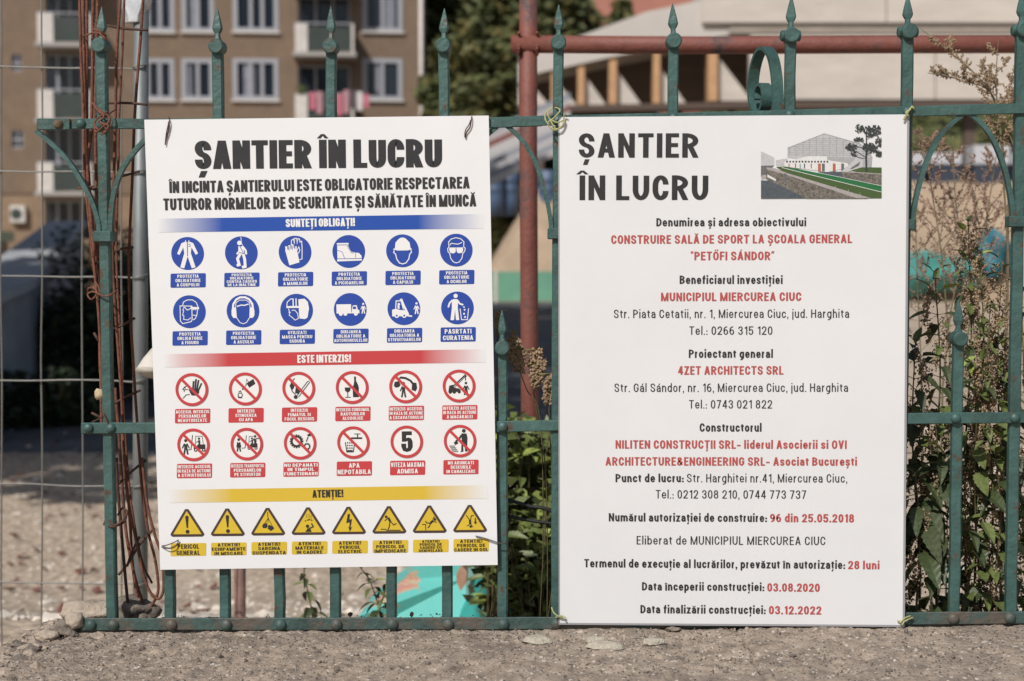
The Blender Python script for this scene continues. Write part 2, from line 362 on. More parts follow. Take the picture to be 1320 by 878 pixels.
# ------------------------------------------------------------------ pictograms
def person(x, y, s, arms=((-.3, .1), (.3, .1)), legs=(-.16, .16), m=0):
    pr = [('c', x, y + .86 * s, .13 * s, m), ('l', .26 * s, [(x, y + .55 * s), (x, y + .2 * s)], m)]
    for a in arms: pr.append(('l', .10 * s, [(x + (.1 if a[0] > 0 else -.1) * s, y + .62 * s), (x + a[0] * s, y + a[1] * s + .1 * s)], m))
    for l in legs: pr.append(('l', .14 * s, [(x + l * .4 * s, y + .2 * s), (x + l * s, y - .32 * s)], m))
    return pr
def gear(x, y, r, n=12):
    pr = [('o', x, y, r * .78, r * .34, 0)]
    for k in range(n):
        a = 2 * math.pi * k / n; pr.append(('l', r * .26, [(x + r * .85 * math.cos(a), y + r * .85 * math.sin(a)), (x + r * 1.12 * math.cos(a), y + r * 1.12 * math.sin(a))], 0))
    return pr
def truckfork(x, y, s, flip=1):
    f = flip
    return [('p', [(x - .05 * f * s, y - .35 * s), (x + .95 * f * s, y - .35 * s), (x + .95 * f * s, y + .05 * s), (x + .3 * f * s, y + .05 * s), (x + .2 * f * s, y - .12 * s), (x - .05 * f * s, y - .12 * s)], 0),
            ('l', .05 * s, [(x + .1 * f * s, y), (x + .15 * f * s, y + .75 * s), (x + .7 * f * s, y + .75 * s), (x + .78 * f * s, y)], 0),
            ('l', .07 * s, [(x - .12 * f * s, y + .85 * s), (x - .28 * f * s, y - .38 * s), (x - .6 * f * s, y - .42 * s)], 0),
            ('c', x + .12 * f * s, y - .42 * s, .16 * s, 0), ('c', x + .8 * f * s, y - .42 * s, .16 * s, 0), ('c', x + .12 * f * s, y - .42 * s, .06 * s, 1), ('c', x + .8 * f * s, y - .42 * s, .06 * s, 1),
            ('c', x + .42 * f * s, y + .55 * s, .1 * s, 0), ('l', .16 * s, [(x + .44 * f * s, y + .42 * s), (x + .44 * f * s, y + .05 * s)], 0), ('l', .06 * s, [(x + .4 * f * s, y + .35 * s), (x + .18 * f * s, y + .22 * s)], 0)]
SYM = {}
SYM['overalls'] = [('p', [(-.17, .7), (.17, .7), (.36, .62), (.64, -.0), (.5, -.09), (.25, .36), (.2, .02), (.47, -.84), (.23, -.9), (0, -.18), (-.23, -.9), (-.47, -.84), (-.2, .02), (-.25, .36), (-.5, -.09), (-.64, 0), (-.36, .62)], 0), ('l', .05, [(.0, .86), (0, -.16)], 1), ('l', .035, [(.05, .56), (.17, .56), (.17, .42), (.05, .42)], 1), ('l', .05, [(-.1, .8), (-.1, .68)], 0), ('l', .05, [(.1, .8), (.1, .68)], 0)]
SYM['harness'] = [('c', -.1, .6, .14, 0), ('l', .04, [(.0, .96), (.02, .6), (.14, .3)], 0), ('l', .26, [(-.02, .38), (.05, .0)], 0), ('l', .11, [(-.12, .4), (-.12, .1), (-.28, -.08)], 0), ('l', .12, [(.1, .38), (.28, .12), (.3, -.1)], 0), ('l', .17, [(-.02, .0), (-.24, -.35), (-.14, -.72), (-.3, -.76)], 0), ('l', .17, [(.1, .0), (.2, -.4), (.22, -.84), (.02, -.88)], 0), ('l', .04, [(-.14, .02), (.2, -.06)], 1), ('l', .035, [(-.1, .44), (.12, .0)], 1)]
SYM['gloves'] = [('p', [(-.6, .12), (.06, .26), (.16, -.05), (.26, -.62), (-.36, -.8)], 0)] + [('l', .13, [(-.52 + .19 * k, .1), (-.53 + .19 * k, .36 + .06 * (k % 3))], 0) for k in range(4)] + [('l', .05, [(-.22, .42), (-.2, .72), (-.08, .8), (-.02, .5), (0, .84), (.12, .84), (.14, .5), (.2, .82), (.3, .78), (.32, .6), (.42, .66), (.44, .2), (.42, -.42), (.26, -.46)], 0), ('l', .05, [(.12, .1), (.24, .32), (.3, .12), (.2, -.1)], 0), ('l', .035, [(-.36, .1), (-.36, .36)], 1), ('l', .035, [(-.16, .14), (-.17, .4)], 1), ('l', .035, [(0, .18), (.02, .4)], 1)]
SYM['boot'] = [('p', [(-.7, .38), (-.04, .38), (.12, .04), (.3, -.06), (.62, -.1), (.78, -.28), (.78, -.42), (-.7, -.42)], 0), ('p', [(-.72, .52), (-.0, .52), (-.0, .42), (-.72, .42)], 0), ('p', [(-.72, -.46), (.8, -.46), (.78, -.56), (-.72, -.6)], 0), ('l', .03, [(-.7, .08), (-.4, -.02), (-.26, -.42)], 1), ('l', .03, [(.42, -.08), (.42, -.4)], 1)] + [('l', .035, [(-.12 + .06 * k, .3 - .09 * k), (.06 + .06 * k, .26 - .09 * k)], 1) for k in range(5)]
SYM['helmet'] = [('p', [(-.46, .16), (-.42, .5), (-.22, .72), (-.08, .8), (.1, .8), (.24, .72), (.44, .5), (.5, .16), (.6, .08), (.3, .02), (-.3, .02), (-.6, .1)], 0), ('l', .06, [(-.5, .04), (-.54, -.1), (-.42, -.2), (-.36, -.5), (-.2, -.74), (0, -.8), (.2, -.74), (.38, -.5), (.44, -.2), (.55, -.1), (.52, .04)], 0)]
SYM['goggles'] = [('l', .05, [(-.5, -.1), (-.52, .1), (-.44, .2), (-.46, .5), (-.3, .68), (0, .76), (.3, .68), (.48, .5), (.46, .2), (.56, .1), (.5, -.1), (.4, -.2), (.34, -.5), (.18, -.72), (0, -.78), (-.18, -.72), (-.34, -.5), (-.4, -.2), (-.5, -.1)], 0), ('p', [(-.42, .16), (-.02, .16), (-.04, -.12), (-.16, -.2), (-.36, -.16), (-.42, -.02)], 0), ('p', [(.42, .16), (-.0, .16), (.04, -.12), (.16, -.2), (.36, -.16), (.42, -.02)], 0), ('l', .05, [(-.38, .3), (-.3, .42), (.1, .36), (.36, .46)], 0)]
SYM['face_shield'] = [('l', .05, [(-.4, .4), (-.34, .6), (-.1, .72), (.2, .72), (.44, .56), (.54, .28)], 0), ('l', .13, [(.08, .24), (.6, .2)], 0), ('l', .05, [(-.56, .36), (.16, .34), (.16, -.46), (.1, -.6), (-.42, -.72), (-.56, -.56), (-.56, .36)], 0), ('l', .045, [(-.3, .3), (-.4, .1), (-.34, .06), (-.42, -.2), (-.34, -.24), (-.36, -.46), (-.1, -.5), (.1, -.36)], 0), ('l', .05, [(.5, .14), (.46, -.2), (.34, -.44), (.2, -.5)], 0), ('l', .045, [(.2, .1), (.3, .16), (.4, .1)], 0), ('l', .045, [(.2, -.2), (.44, -.24)], 0), ('l', .05, [(-.3, .3), (-.12, .1), (.1, .2)], 0)]
SYM['ear_muffs'] = [('l', .12, [(-.62, .1), (-.58, .42), (-.4, .7), (-.16, .83), (.16, .83), (.4, .7), (.58, .42), (.62, .1)], 0), ('p', [(-.42, .22), (-.6, .22), (-.7, .05), (-.7, -.25), (-.6, -.42), (-.38, -.42)], 0), ('p', [(.42, .22), (.6, .22), (.7, .05), (.7, -.25), (.6, -.42), (.38, -.42)], 0), ('l', .045, [(-.4, -.4), (-.2, -.7), (0, -.78), (.2, -.7), (.4, -.4)], 0), ('l', .07, [(-.36, .28), (-.1, .36), (.1, .34), (.36, .42)], 0), ('l', .04, [(-.44, .2), (-.42, .5), (-.2, .66), (.2, .66), (.42, .5), (.44, .2)], 0)]
SYM['welding_mask'] = [('p', [(.12, .66), (.5, .7), (.7, .5), (.76, .1), (.66, -.45), (.5, -.55), (.16, -.5)], 0), ('l', .05, [(-.6, .22), (-.56, .5), (-.36, .68), (-.2, .7)], 0), ('l', .07, [(-.2, .72), (-.2, .2)], 0), ('l', .07, [(-.02, .72), (-.02, .2)], 0), ('l', .12, [(-.62, .2), (.14, .2)], 0), ('l', .045, [(-.5, .1), (-.42, -.1), (-.46, -.3), (-.3, -.42), (-.1, -.6), (.1, -.5), (.06, -.2), (-.1, 0), (-.3, .0)], 0), ('l', .04, [(-.5, -.1), (-.36, -.16)], 0)]
SYM['truck'] = [('p', [(-.84, .32), (.06, .32), (.06, -.24), (-.84, -.24)], 0), ('p', [(.1, -.24), (.1, -.02), (.16, .24), (.4, .26), (.46, .0), (.56, -.06), (.56, -.24)], 0), ('l', .06, [(-.84, -.2), (.56, -.2)], 0), ('p', [(.18, .18), (.34, .18), (.38, .02), (.16, .02)], 1)] + [('c', x, -.26, .12, 0) for x in (-.58, -.3, .34)] + person(.8, -.1, .5)
SYM['forklift'] = [('p', [(-.72, -.46), (-.72, -.06), (-.5, -.0), (-.2, -.08), (.2, -.1), (.3, -.46)], 0), ('l', .06, [(-.5, -.0), (-.46, .48), (-.16, .48), (-.02, -.04)], 0), ('l', .09, [(-.2, .6), (.28, -.44), (.5, -.46)], 0), ('l', .05, [(-.12, .62), (.0, .3), (.3, -.36)], 0), ('c', -.44, -.42, .14, 0), ('c', .02, -.42, .14, 0), ('c', -.44, -.42, .06, 1), ('c', .02, -.42, .06, 1), ('c', -.3, .28, .08, 0), ('l', .12, [(-.32, .2), (-.32, .0)], 0)] + person(.78, -.16, .55)
SYM['litter_bin'] = [('c', -.1, .74, .13, 0), ('p', [(-.28, .54), (.0, .54), (.04, .4), (.02, .0), (.1, -.74), (-.1, -.74), (-.15, -.1), (-.22, -.74), (-.44, -.74), (-.34, 0), (-.34, .3)], 0), ('l', .1, [(-.3, .48), (-.48, .3), (-.56, .04)], 0), ('l', .1, [(.0, .48), (.14, .26), (.36, .18)], 0), ('l', .05, [(.16, -.04), (.24, -.72), (.6, -.72), (.68, -.04)], 0), ('p', [(.32, .06), (.44, .1), (.44, -.02)], 0), ('p', [(.36, -.1), (.5, -.06), (.46, -.2)], 0), ('c', .4, -.36, .06, 0), ('c', .46, -.56, .06, 0)]
SYM['no_entry_hand'] = [('p', [(.0, .02), (.46, .06), (.44, -.2), (.3, -.38), (-.02, -.36), (-.14, -.16)], 0), ('l', .11, [(.06, .0), (.12, .52)], 0), ('l', .11, [(.19, .0), (.27, .64)], 0), ('l', .11, [(.31, .02), (.42, .58)], 0), ('l', .1, [(.42, .0), (.6, .38)], 0), ('l', .12, [(-.02, -.2), (-.16, .02)], 0), ('l', .05, [(-.3, .24), (-.46, .14), (-.56, .02), (-.46, -.02), (-.48, -.14)], 0), ('l', .05, [(-.44, -.0), (-.24, 0)], 0), ('l', .05, [(-.56, -.54), (-.36, -.32), (-.14, -.3)], 0), ('c', -.42, .1, .04, 0)]
SYM['no_water_bucket'] = [('p', [(.08, .34), (.5, .6), (.62, .3), (.24, .06)], 0), ('l', .04, [(.1, .3), (-.0, .12), (.1, .6), (.2, .4)], 0), ('c', -.1, .1, .05, 0), ('c', -.16, -.02, .05, 0), ('c', -.02, -.06, .04, 0), ('o', -.32, -.38, .13, .05, 0), ('l', .05, [(-.42, -.2), (-.3, -.12), (-.24, -.22)], 0), ('l', .05, [(-.46, -.4), (-.42, -.54), (-.2, -.54)], 0)]
SYM['no_fire'] = [('l', .06, [(-.24, .6), (-.44, .34), (-.5, .1), (-.4, -.2), (-.2, -.4)], 0), ('p', [(-.34, .5), (-.56, .16), (-.44, -.16), (-.3, -.0), (-.24, .2)], 0), ('p', [(-.14, .3), (-.06, .0), (.1, -.2), (.0, -.36), (-.24, -.3), (-.2, -.05)], 0), ('l', .05, [(-.14, -.48), (.56, .42)], 0), ('l', .05, [(-.04, -.56), (.66, .34), (.6, .44)], 0), ('c', -.2, -.54, .12, 0)]
SYM['no_alcohol'] = [('p', [(.12, .66), (.24, .66), (.24, .4), (.34, .2), (.4, .0), (.4, -.6), (.04, -.6), (.02, .0), (.1, .2), (.13, .4)], 0), ('p', [(-.46, .0), (-.1, .0), (-.12, -.2), (-.24, -.3), (-.32, -.3), (-.44, -.2)], 0), ('l', .05, [(-.28, -.28), (-.28, -.58)], 0), ('l', .05, [(-.44, -.6), (-.1, -.6)], 0)]
SYM['no_excavator'] = [('l', .13, [(.5, .1), (.3, .36), (.0, .52), (-.3, .56)], 0), ('p', [(.4, .26), (.66, .22), (.7, -.1), (.6, -.3), (.36, -.2)], 0), ('p', [(-.72, .06), (-.66, .3), (-.42, .34), (-.3, .12), (-.4, -.02), (-.6, -.06)], 0), ('l', .08, [(-.3, .6), (-.44, .3)], 0)] + person(-.13, -.42, .72, arms=((-.28, .1), (.4, .3)))
SYM['no_crane'] = [('l', .08, [(-.4, -.06), (.38, .66)], 0), ('l', .04, [(-.3, -.12), (.42, .6)], 0), ('l', .06, [(.38, .7), (.4, .32)], 0), ('l', .08, [(.36, .66), (.46, .56)], 0), ('p', [(-.6, .02), (-.36, .08), (-.3, -.1), (.0, -.16), (.1, -.26), (.04, -.36), (-.66, -.36)], 0), ('c', -.54, -.36, .11, 0), ('c', -.3, -.36, .11, 0), ('c', .0, -.36, .1, 0)] + person(.42, -.36, .62)
SYM['no_forklift_entry'] = [(k if k[0] != 'x' else k) for k in truckfork(.04, -.02, .72)] + person(-.48, -.36, .72)
SYM['no_forklift_riders'] = truckfork(.06, .0, .62) + person(-.5, -.26, .62, arms=((-.2, .0), (.2, .0))) + person(.52, .0, .55, arms=((-.25, .3), (.4, .5)), legs=(-.1, .1))
SYM['no_gears'] = gear(-.22, .12, .38, 16) + gear(.42, -.2, .2, 12) + [('l', .05, [(.38, .1), (.5, .4)], 0), ('l', .12, [(.46, .48), (.66, .54)], 0), ('c', .6, .5, .07, 0)]
SYM['no_drinking'] = [('l', .11, [(-.14, .26), (.54, .26)], 0), ('l', .07, [(.26, .3), (.26, .5)], 0), ('l', .05, [(.06, .52), (.44, .52)], 0), ('l', .1, [(-.12, .28), (-.2, .14)], 0), ('l', .06, [(-.5, .02), (-.42, -.58), (-.02, -.58), (.08, .02)], 0), ('p', [(-.4, -.46), (-.06, -.46), (-.06, -.54), (-.4, -.54)], 0)] + [('c', -.36 + .13 * (k % 3), -.02 - .16 * (k // 3), .045, 0) for k in range(9)]
SYM['speed_five'] = [('p', [(-.3, .64), (.32, .64), (.32, .4), (-.02, .4), (-.04, .22), (.1, .26), (.28, .2), (.36, .0), (.36, -.34), (.24, -.56), (.0, -.64), (-.24, -.56), (-.34, -.3), (-.34, -.12), (-.04, -.12), (-.04, -.34), (.0, -.42), (.06, -.34), (.06, -.0), (.02, .06), (-.04, .0), (-.3, .0)], 0)]
SYM['no_dumping'] = [('c', .24, .62, .12, 0), ('p', [(.08, .46), (.4, .46), (.46, .2), (.44, -.2), (.44, -.66), (.3, -.66), (.26, -.2), (.18, -.2), (.2, -.66), (.0, -.7), (.06, -.6), (.08, -.1), (.1, .1)], 0), ('l', .12, [(.1, .36), (-.06, .12), (-.26, -.02)], 0), ('p', [(-.22, .04), (-.1, -.14), (-.3, -.26), (-.4, -.1)], 0)] + [('l', .03, [(-.66 + .08 * k, -.28), (-.44 + .1 * k, -.68)], 0) for k in range(4)] + [('l', .03, [(-.68 + .08 * k, -.3 - .12 * k), (-.3 + .06 * k, -.3 - .12 * k)], 0) for k in range(4)]
# warning triangles: symbol drawn in a frame whose unit is half the triangle height, origin at its middle
SYM['warn_general'] = [('p', [(-.12, .42), (-.08, .5), (.08, .5), (.12, .42), (.06, -.36), (-.04, -.36)], 0), ('c', .02, -.62, .14, 0)]
SYM['warn_load'] = [('l', .05, [(0, .7), (0, .34), (.06, .2)], 0), ('l', .04, [(.02, .24), (-.28, -.2)], 0), ('l', .04, [(.02, .24), (.3, -.3)], 0), ('l', .04, [(.02, .24), (.0, -.1)], 0), ('p', [(-.42, -.3), (-.3, -.12), (-.06, -.1), (-.02, -.3), (-.12, -.46), (-.36, -.44)], 0), ('p', [(.0, -.3), (.1, -.22), (.36, -.34), (.44, -.48), (.2, -.66), (-.02, -.5)], 0)]
SYM['warn_falling'] = [('l', .03, [(-.1, .5), (-.1, .2)], 0), ('l', .03, [(.06, .52), (.06, .2)], 0), ('l', .03, [(.2, .42), (.2, .14)], 0), ('l', .08, [(-.08, .06), (.14, .12)], 0), ('c', -.2, .02, .05, 0), ('c', .24, .06, .05, 0), ('c', -.06, -.36, .12, 0), ('p', [(-.24, -.76), (-.12, -.62), (-.1, -.52), (.12, -.5), (.22, -.76)], 0), ('l', .09, [(.06, -.52), (.34, -.4), (.22, -.16)], 0)]
SYM['warn_electric'] = [('p', [(-.06, .46), (.1, .46), (.06, .06), (.24, .1), (.12, -.5), (.24, -.46), (.06, -.8), (-.04, -.42), (.04, -.46), (.06, -.12), (-.18, -.2)], 0)]
SYM['warn_trip'] = [('c', -.2, .22, .1, 0), ('l', .16, [(-.06, .16), (.08, -.12)], 0), ('l', .06, [(-.08, .12), (-.32, -.06)], 0), ('l', .07, [(.06, -.1), (.0, -.5), (-.1, -.7)], 0), ('l', .07, [(.1, -.1), (.3, -.36), (.52, -.26)], 0), ('l', .06, [(-.6, -.66), (-.26, -.66), (-.2, -.74), (.8, -.74)], 0)]
SYM['warn_drop'] = [('c', .38, -.02, .1, 0), ('l', .16, [(.26, -.08), (.06, -.28)], 0), ('l', .06, [(.2, -.14), (.5, -.22)], 0), ('l', .06, [(.24, .0), (.36, .2)], 0), ('l', .07, [(.06, -.28), (-.2, -.26), (-.3, -.12)], 0), ('l', .07, [(.06, -.3), (-.02, -.5), (-.14, -.62)], 0), ('l', .05, [(-.54, -.36), (-.28, -.36), (-.28, -.78)], 0)]
SYM['warn_fall'] = [('c', .04, -.56, .09, 0), ('l', .16, [(.02, -.4), (.0, -.1)], 0), ('l', .06, [(-.0, -.12), (-.16, .1), (-.26, .26)], 0), ('l', .06, [(.04, -.1), (.1, .2), (.28, .22)], 0), ('l', .05, [(-.02, -.4), (-.22, -.52)], 0), ('l', .05, [(.06, -.4), (.2, -.6)], 0), ('l', .08, [(.38, .04), (.38, -.24)], 0), ('p', [(.26, -.22), (.5, -.22), (.38, -.42)], 0)]
def disc_pts(cx, cy, r, n=36): return [(cx + r * math.cos(2 * math.pi * k / n), cy + r * math.sin(2 * math.pi * k / n)) for k in range(n)]
def frame_of(c, r, Y, slope=.0135):
    O = P(c[0], c[1], Y); sc = r * (P(c[0] + 50, c[1], Y) - O).length / 50; ux = Vector((math.cos(slope), 0, math.sin(slope))); uz = Vector((-ux.z, 0, ux.x))
    return lambda x, y, lift: O + ux * (x * sc) + uz * (y * sc) + Vector((0, -lift, 0))
def draw(mb, prims, F, lift):
    for i, p in enumerate(prims):
        z = lift + .00002 * i; k = p[0]
        if k == 'c': pts = disc_pts(p[1], p[2], p[3], 18); mb.add([F(x, y, z) for x, y in pts], [tuple(range(18))], p[4])
        elif k == 'o':
            n = 24; a = disc_pts(p[1], p[2], p[3] + p[4] / 2, n); b = disc_pts(p[1], p[2], p[3] - p[4] / 2, n)
            mb.add([F(x, y, z) for x, y in a + b], [(j, (j + 1) % n, n + (j + 1) % n, n + j) for j in range(n)], p[5])
        elif k == 'p':
            v = [Vector((x, y, 0)) for x, y in p[1]]; mb.add([F(q.x, q.y, z) for q in v], [tuple(t) for t in tessellate_polygon([v])], p[2])
        elif k == 'l':
            pts = [Vector(q) for q in p[2]]; cl = (pts[0] - pts[-1]).length < 1e-6
            if cl: pts = pts[:-1]
            vs, fs = pen(pts, cl, p[1], p[1], square=False); mb.add([F(v.x, v.y, z) for v in vs], fs, p[3])

# ------------------------------------------------------------------ the two signs
YS = -.0225
def board(name, label, corners, th, mface, medge):
    c = [P(x, y, YS) for x, y in corners]          # tl tr br bl
    base = (c[2] + c[3]) / 2; t = thing(name, label, 'sign', base)
    mb = MB(); n = 24; vs = []
    for j in range(n + 1):
        for i in range(n + 1):
            u, v = i / n, j / n; p = (c[3] * (1 - u) + c[2] * u) * (1 - v) + (c[0] * (1 - u) + c[1] * u) * v; vs.append(p)
    mb.add(vs, [(j * (n + 1) + i, j * (n + 1) + i + 1, (j + 1) * (n + 1) + i + 1, (j + 1) * (n + 1) + i) for j in range(n) for i in range(n)], 0)
    off = Vector((0, th, 0)); mb.prism([p + Vector((0, .0003, 0)) for p in c], off, 1)
    mb.build('board', [mface, medge], t); return t, c
sign1, c1 = board('safety_sign', 'white safety board with blue, red and yellow pictograms on the left of the fence', [(186, 154.4), (630, 149), (641.5, 728.3), (206.5, 734.5)], .004, board1, edge1)
sign2, c2 = board('information_sign', 'white board with black and red text and a small hall picture on the fence', [(719.5, 151), (1172, 147.5), (1166, 808), (720.5, 805)], .007, board2, edge2)
trm = mat('folded_edge_grey', (.30, .30, .31), .5)
for q in ([(1169.3, 149), (1172.2, 147.5), (1166.2, 808.2), (1163.4, 806)], [(720.2, 802.8), (1163.3, 805.6), (1163.3, 808.2), (720.2, 805.2)], [(719.3, 151), (720.9, 151), (721.6, 802.5), (720.1, 802.5)]):
    MB().add([P(x, y, YS) + Vector((0, -.0006, 0)) for x, y in q[::-1]], [(0, 1, 2, 3)]).build('edge_strip', trm, sign2, fixn=False)
def line(parent, txt, st, a, b, cap, m, lift=.0006):
    mb = MB(); lay_text(mb, txt, st, a, b, cap, YS, lift); return mb.build('text_line', m, parent, fixn=False)
line(sign1, 'ȘANTIER ÎN LUCRU', 'heavy', (251.5, 218), (570, 215.6), 36.5, inkw)
line(sign1, 'ÎN INCINTA ȘANTIERULUI ESTE OBLIGATORIE RESPECTAREA', 'hv2', (218.5, 248.8), (605.5, 242.8), 15, ink)
line(sign1, 'TUTUROR NORMELOR DE SECURITATE ȘI SĂNĂTATE ÎN MUNCĂ', 'hv2', (210.8, 271.2), (614, 266), 15.3, ink)
def quad_px(pts, Y, lift): return [P(x, y, Y) + Vector((0, -lift, 0)) for x, y in pts]
WH = (.745, .745, .75)
bars = [('blue', (.010, .068, .36), [(203.5, 282), (622.5, 276), (623, 294.7), (204.5, 299.6)], 'SUNTEȚI OBLIGAȚI!', (368.5, 293), (457.7, 291.4), 10.6, whitep),
        ('red', (.52, .048, .055), [(211.5, 456.6), (625, 450.2), (625.5, 467.3), (212.5, 473.6)], 'ESTE INTERZIS!', (383.5, 467.9), (452.7, 466.9), 10.2, whitep),
        ('yellow', (.64, .44, .04), [(218, 631.4), (628.5, 625.4), (628.8, 642.8), (218.8, 648.2)], 'ATENȚIE!', (402.9, 641.5), (442.7, 640.7), 9.8, ink)]
for nm, c, q, txt, a, b, cap, m in bars:
    mb = MB(); mb.add(quad_px(q[::-1], YS, .0004), [(0, 1, 2, 3)])
    o = mb.build('heading_bar', ramp_mat('fading_bar_' + nm, [(0, WH), (.06, [.6 * i + .4 * j for i, j in zip(WH, c)]), (.2, c), (.80, c), (.93, [.6 * i + .4 * j for i, j in zip(WH, c)]), (1, WH)]), sign1, fixn=False)
    o['label'] = nm + ' heading bar fading out at both ends'
    line(o, txt, 'hv2', a, b, cap, m, .0008)
def rrect(cx, cy, w, h, r, sl=.0135):
    pts = []
    for sx, sy, a0 in ((1, 1, 0), (-1, 1, 90), (-1, -1, 180), (1, -1, 270)):
        for k in range(4):
            a = R(a0 + 30 * k); x = sx * (w / 2 - r) + r * math.cos(a); y = sy * (h / 2 - r) + r * math.sin(a)
            pts.append((cx + x + sl * y, cy - y - sl * x))
    return pts
def plate(cx, cy, w, h, lines, m, mt, cap):
    mb = MB(); pts = [P(x, y, YS) + Vector((0, -.0004, 0)) for x, y in rrect(cx, cy, w, h, 1.6)]; mb.add(pts, [tuple(range(len(pts)))])
    o = mb.build('caption_plate', m, sign1, fixn=False); mb = MB(); n = len(lines)
    pitch = {2: cap * 1.38, 3: cap * 1.32, 4: cap * 1.22}[n]; kx = {2: 1.12, 3: 1.15, 4: 1.3}[n] if m is not yelp else {2: 1.12, 3: 1.5, 4: 1.5}[n]
    if lines[0] == 'NU DEPANATI': kx = 1.6
    for i, t in enumerate(lines):
        y = cy + cap / 2 + (i - (n - 1) / 2) * pitch; center_text(mb, t, 'cap', (cx, y), cap, YS, w - 2.4, kx=kx)
    mb.build('lettering', mt, o, fixn=False)
def round_sign(c, r, key, kind):
    F = frame_of(c, r, YS); mb = MB(); n = 40
    if kind == 'blue':
        mb.add([F(x, y, .0004) for x, y in disc_pts(0, 0, 1, n)], [tuple(range(n))]); o = mb.build('pictogram', bluep, sign1, fixn=False)
        m2 = MB(); draw(m2, SYM[key], F, .0006); m2.build('symbol', [whitep, bluep], o, fixn=False)
    else:
        mb.add([F(x, y, .0004) for x, y in disc_pts(0, 0, 1, n)], [tuple(range(n))]); o = mb.build('pictogram', whitep, sign1, fixn=False)
        m2 = MB(); draw(m2, SYM[key], F, .0006); m2.build('symbol', [ink, whitep], o, fixn=False)
        m3 = MB(); a = disc_pts(0, 0, 1, n); b = disc_pts(0, 0, .825, n)
        m3.add([F(x, y, .0012) for x, y in a + b], [(j, (j + 1) % n, n + (j + 1) % n, n + j) for j in range(n)])
        if key != 'speed_five': draw(m3, [('l', .165, [(-.6, .62), (.6, -.62)], 0)], F, .00125)
        m3.build('red_ring', redp, o, fixn=False)
rows = [
 (326.8, 322.5, 241.9, 588.1, 21.1, 'blue', ['overalls', 'harness', 'gloves', 'boot', 'helmet', 'goggles'], (.7, 34.8), 18.3,
  ['PROTECTIA|OBLIGATORIE|A CORPULUI', 'PROTECTIA|OBLIGATORIE|CONTRA CADERII|DE LA INALTIME', 'PROTECTIA|OBLIGATORIE|A MAINLILOR', 'PROTECTIA|OBLIGATORIE|A PICIOARELOR', 'PROTECTIA|OBLIGATORIE|A CAPULUI', 'PROTECTIA|OBLIGATORIE|A OCHILOR']),
 (401.9, 397.0, 244.2, 589.7, 21.1, 'blue', ['face_shield', 'ear_muffs', 'welding_mask', 'truck', 'forklift', 'litter_bin'], (.9, 34.2), 18.6,
  ['PROTECTIA|OBLIGATORIE|A FIGURII', 'PROTECTIA|OBLIGATORIE|A AUZULUI', 'UTILIZATI|MASCA PENTRU|SUDURA', 'DIRIJAREA|OBLIGATORIE A|AUTOVEHICULELOR', 'DIRIJAREA|OBLIGATORIA A|STIVUITOARELOR', 'PASRTATI|CURATENIA']),
 (502.2, 497.5, 247.5, 591.8, 21.2, 'red', ['no_entry_hand', 'no_water_bucket', 'no_fire', 'no_alcohol', 'no_excavator', 'no_crane'], (.9, 34.1), 18.6,
  ['ACCESUL INTERZIS|PERSOANELOR|NEAUTORIZATE', 'INTERZIS|STINGEREA|CU APA', 'INTERZIS|FUMATUL SI|FOCUL DESCHIS', 'INTERZIS CONSUMUL|BAUTURILOR|ALCOOLICE', 'INTERZIS ACCESUL|IN RAZA DE ACTIUNE|A EXCAVATORULUI', 'INTERZIS ACCESUL|IN RAZA DE ACTIUNE|A MACARALEI']),
 (573.3, 568.4, 249.6, 593.1, 21.0, 'red', ['no_forklift_entry', 'no_forklift_riders', 'no_gears', 'no_drinking', 'speed_five', 'no_dumping'], (1.1, 33.7), 18.6,
  ['INTERZIS ACCESUL|IN RAZA DE ACTIUNE|A STIVUITORULUI', 'INTERZIS TRANSPORTUL|PERSOANELOR|PE STIVUITOR', 'NU DEPANATI|IN TIMPUL|FUNCTIONARII', 'APA|NEPOTABILA', 'VITEZA MAXIMA|ADMISA', 'NU ARUNCATI|DESEURILE|IN CANALIZARE'])]
for y0, y1, x0, x1, r, kind, keys, off, ph, caps in rows:
    for i, (k, cp) in enumerate(zip(keys, caps)):
        f = i / 5; cx = x0 + (x1 - x0) * f; cy = y0 + (y1 - y0) * f
        round_sign((cx, cy), r, k, kind); ls = cp.split('|')
        plate(cx + off[0], cy + off[1], 45.4, ph, ls, bluep if kind == 'blue' else redp, whitep, {2: 6, 3: 4.2, 4: 3.5}[len(ls)])
tri = [('warn_general', 'PERICOL|GENERAL'), ('warn_general', 'ATENTIE!|ECHIPAMENTE|IN MISCARE'), ('warn_load', 'ATENTIE!|SARCINA|SUSPENDATA'), ('warn_falling', 'ATENTIE!|MATERIALE|IN CADERE'), ('warn_electric', 'ATENTIE!|PERICOL|ELECTRIC'), ('warn_trip', 'ATENTIE!|PERICOL DE|IMPIEDICARE'), ('warn_drop', 'ATENTIE!|PERICOL DE|CADERE CU|DENIVELARE'), ('warn_fall', 'ATENTIE!|PERICOL DE|CADERE IN GOL')]
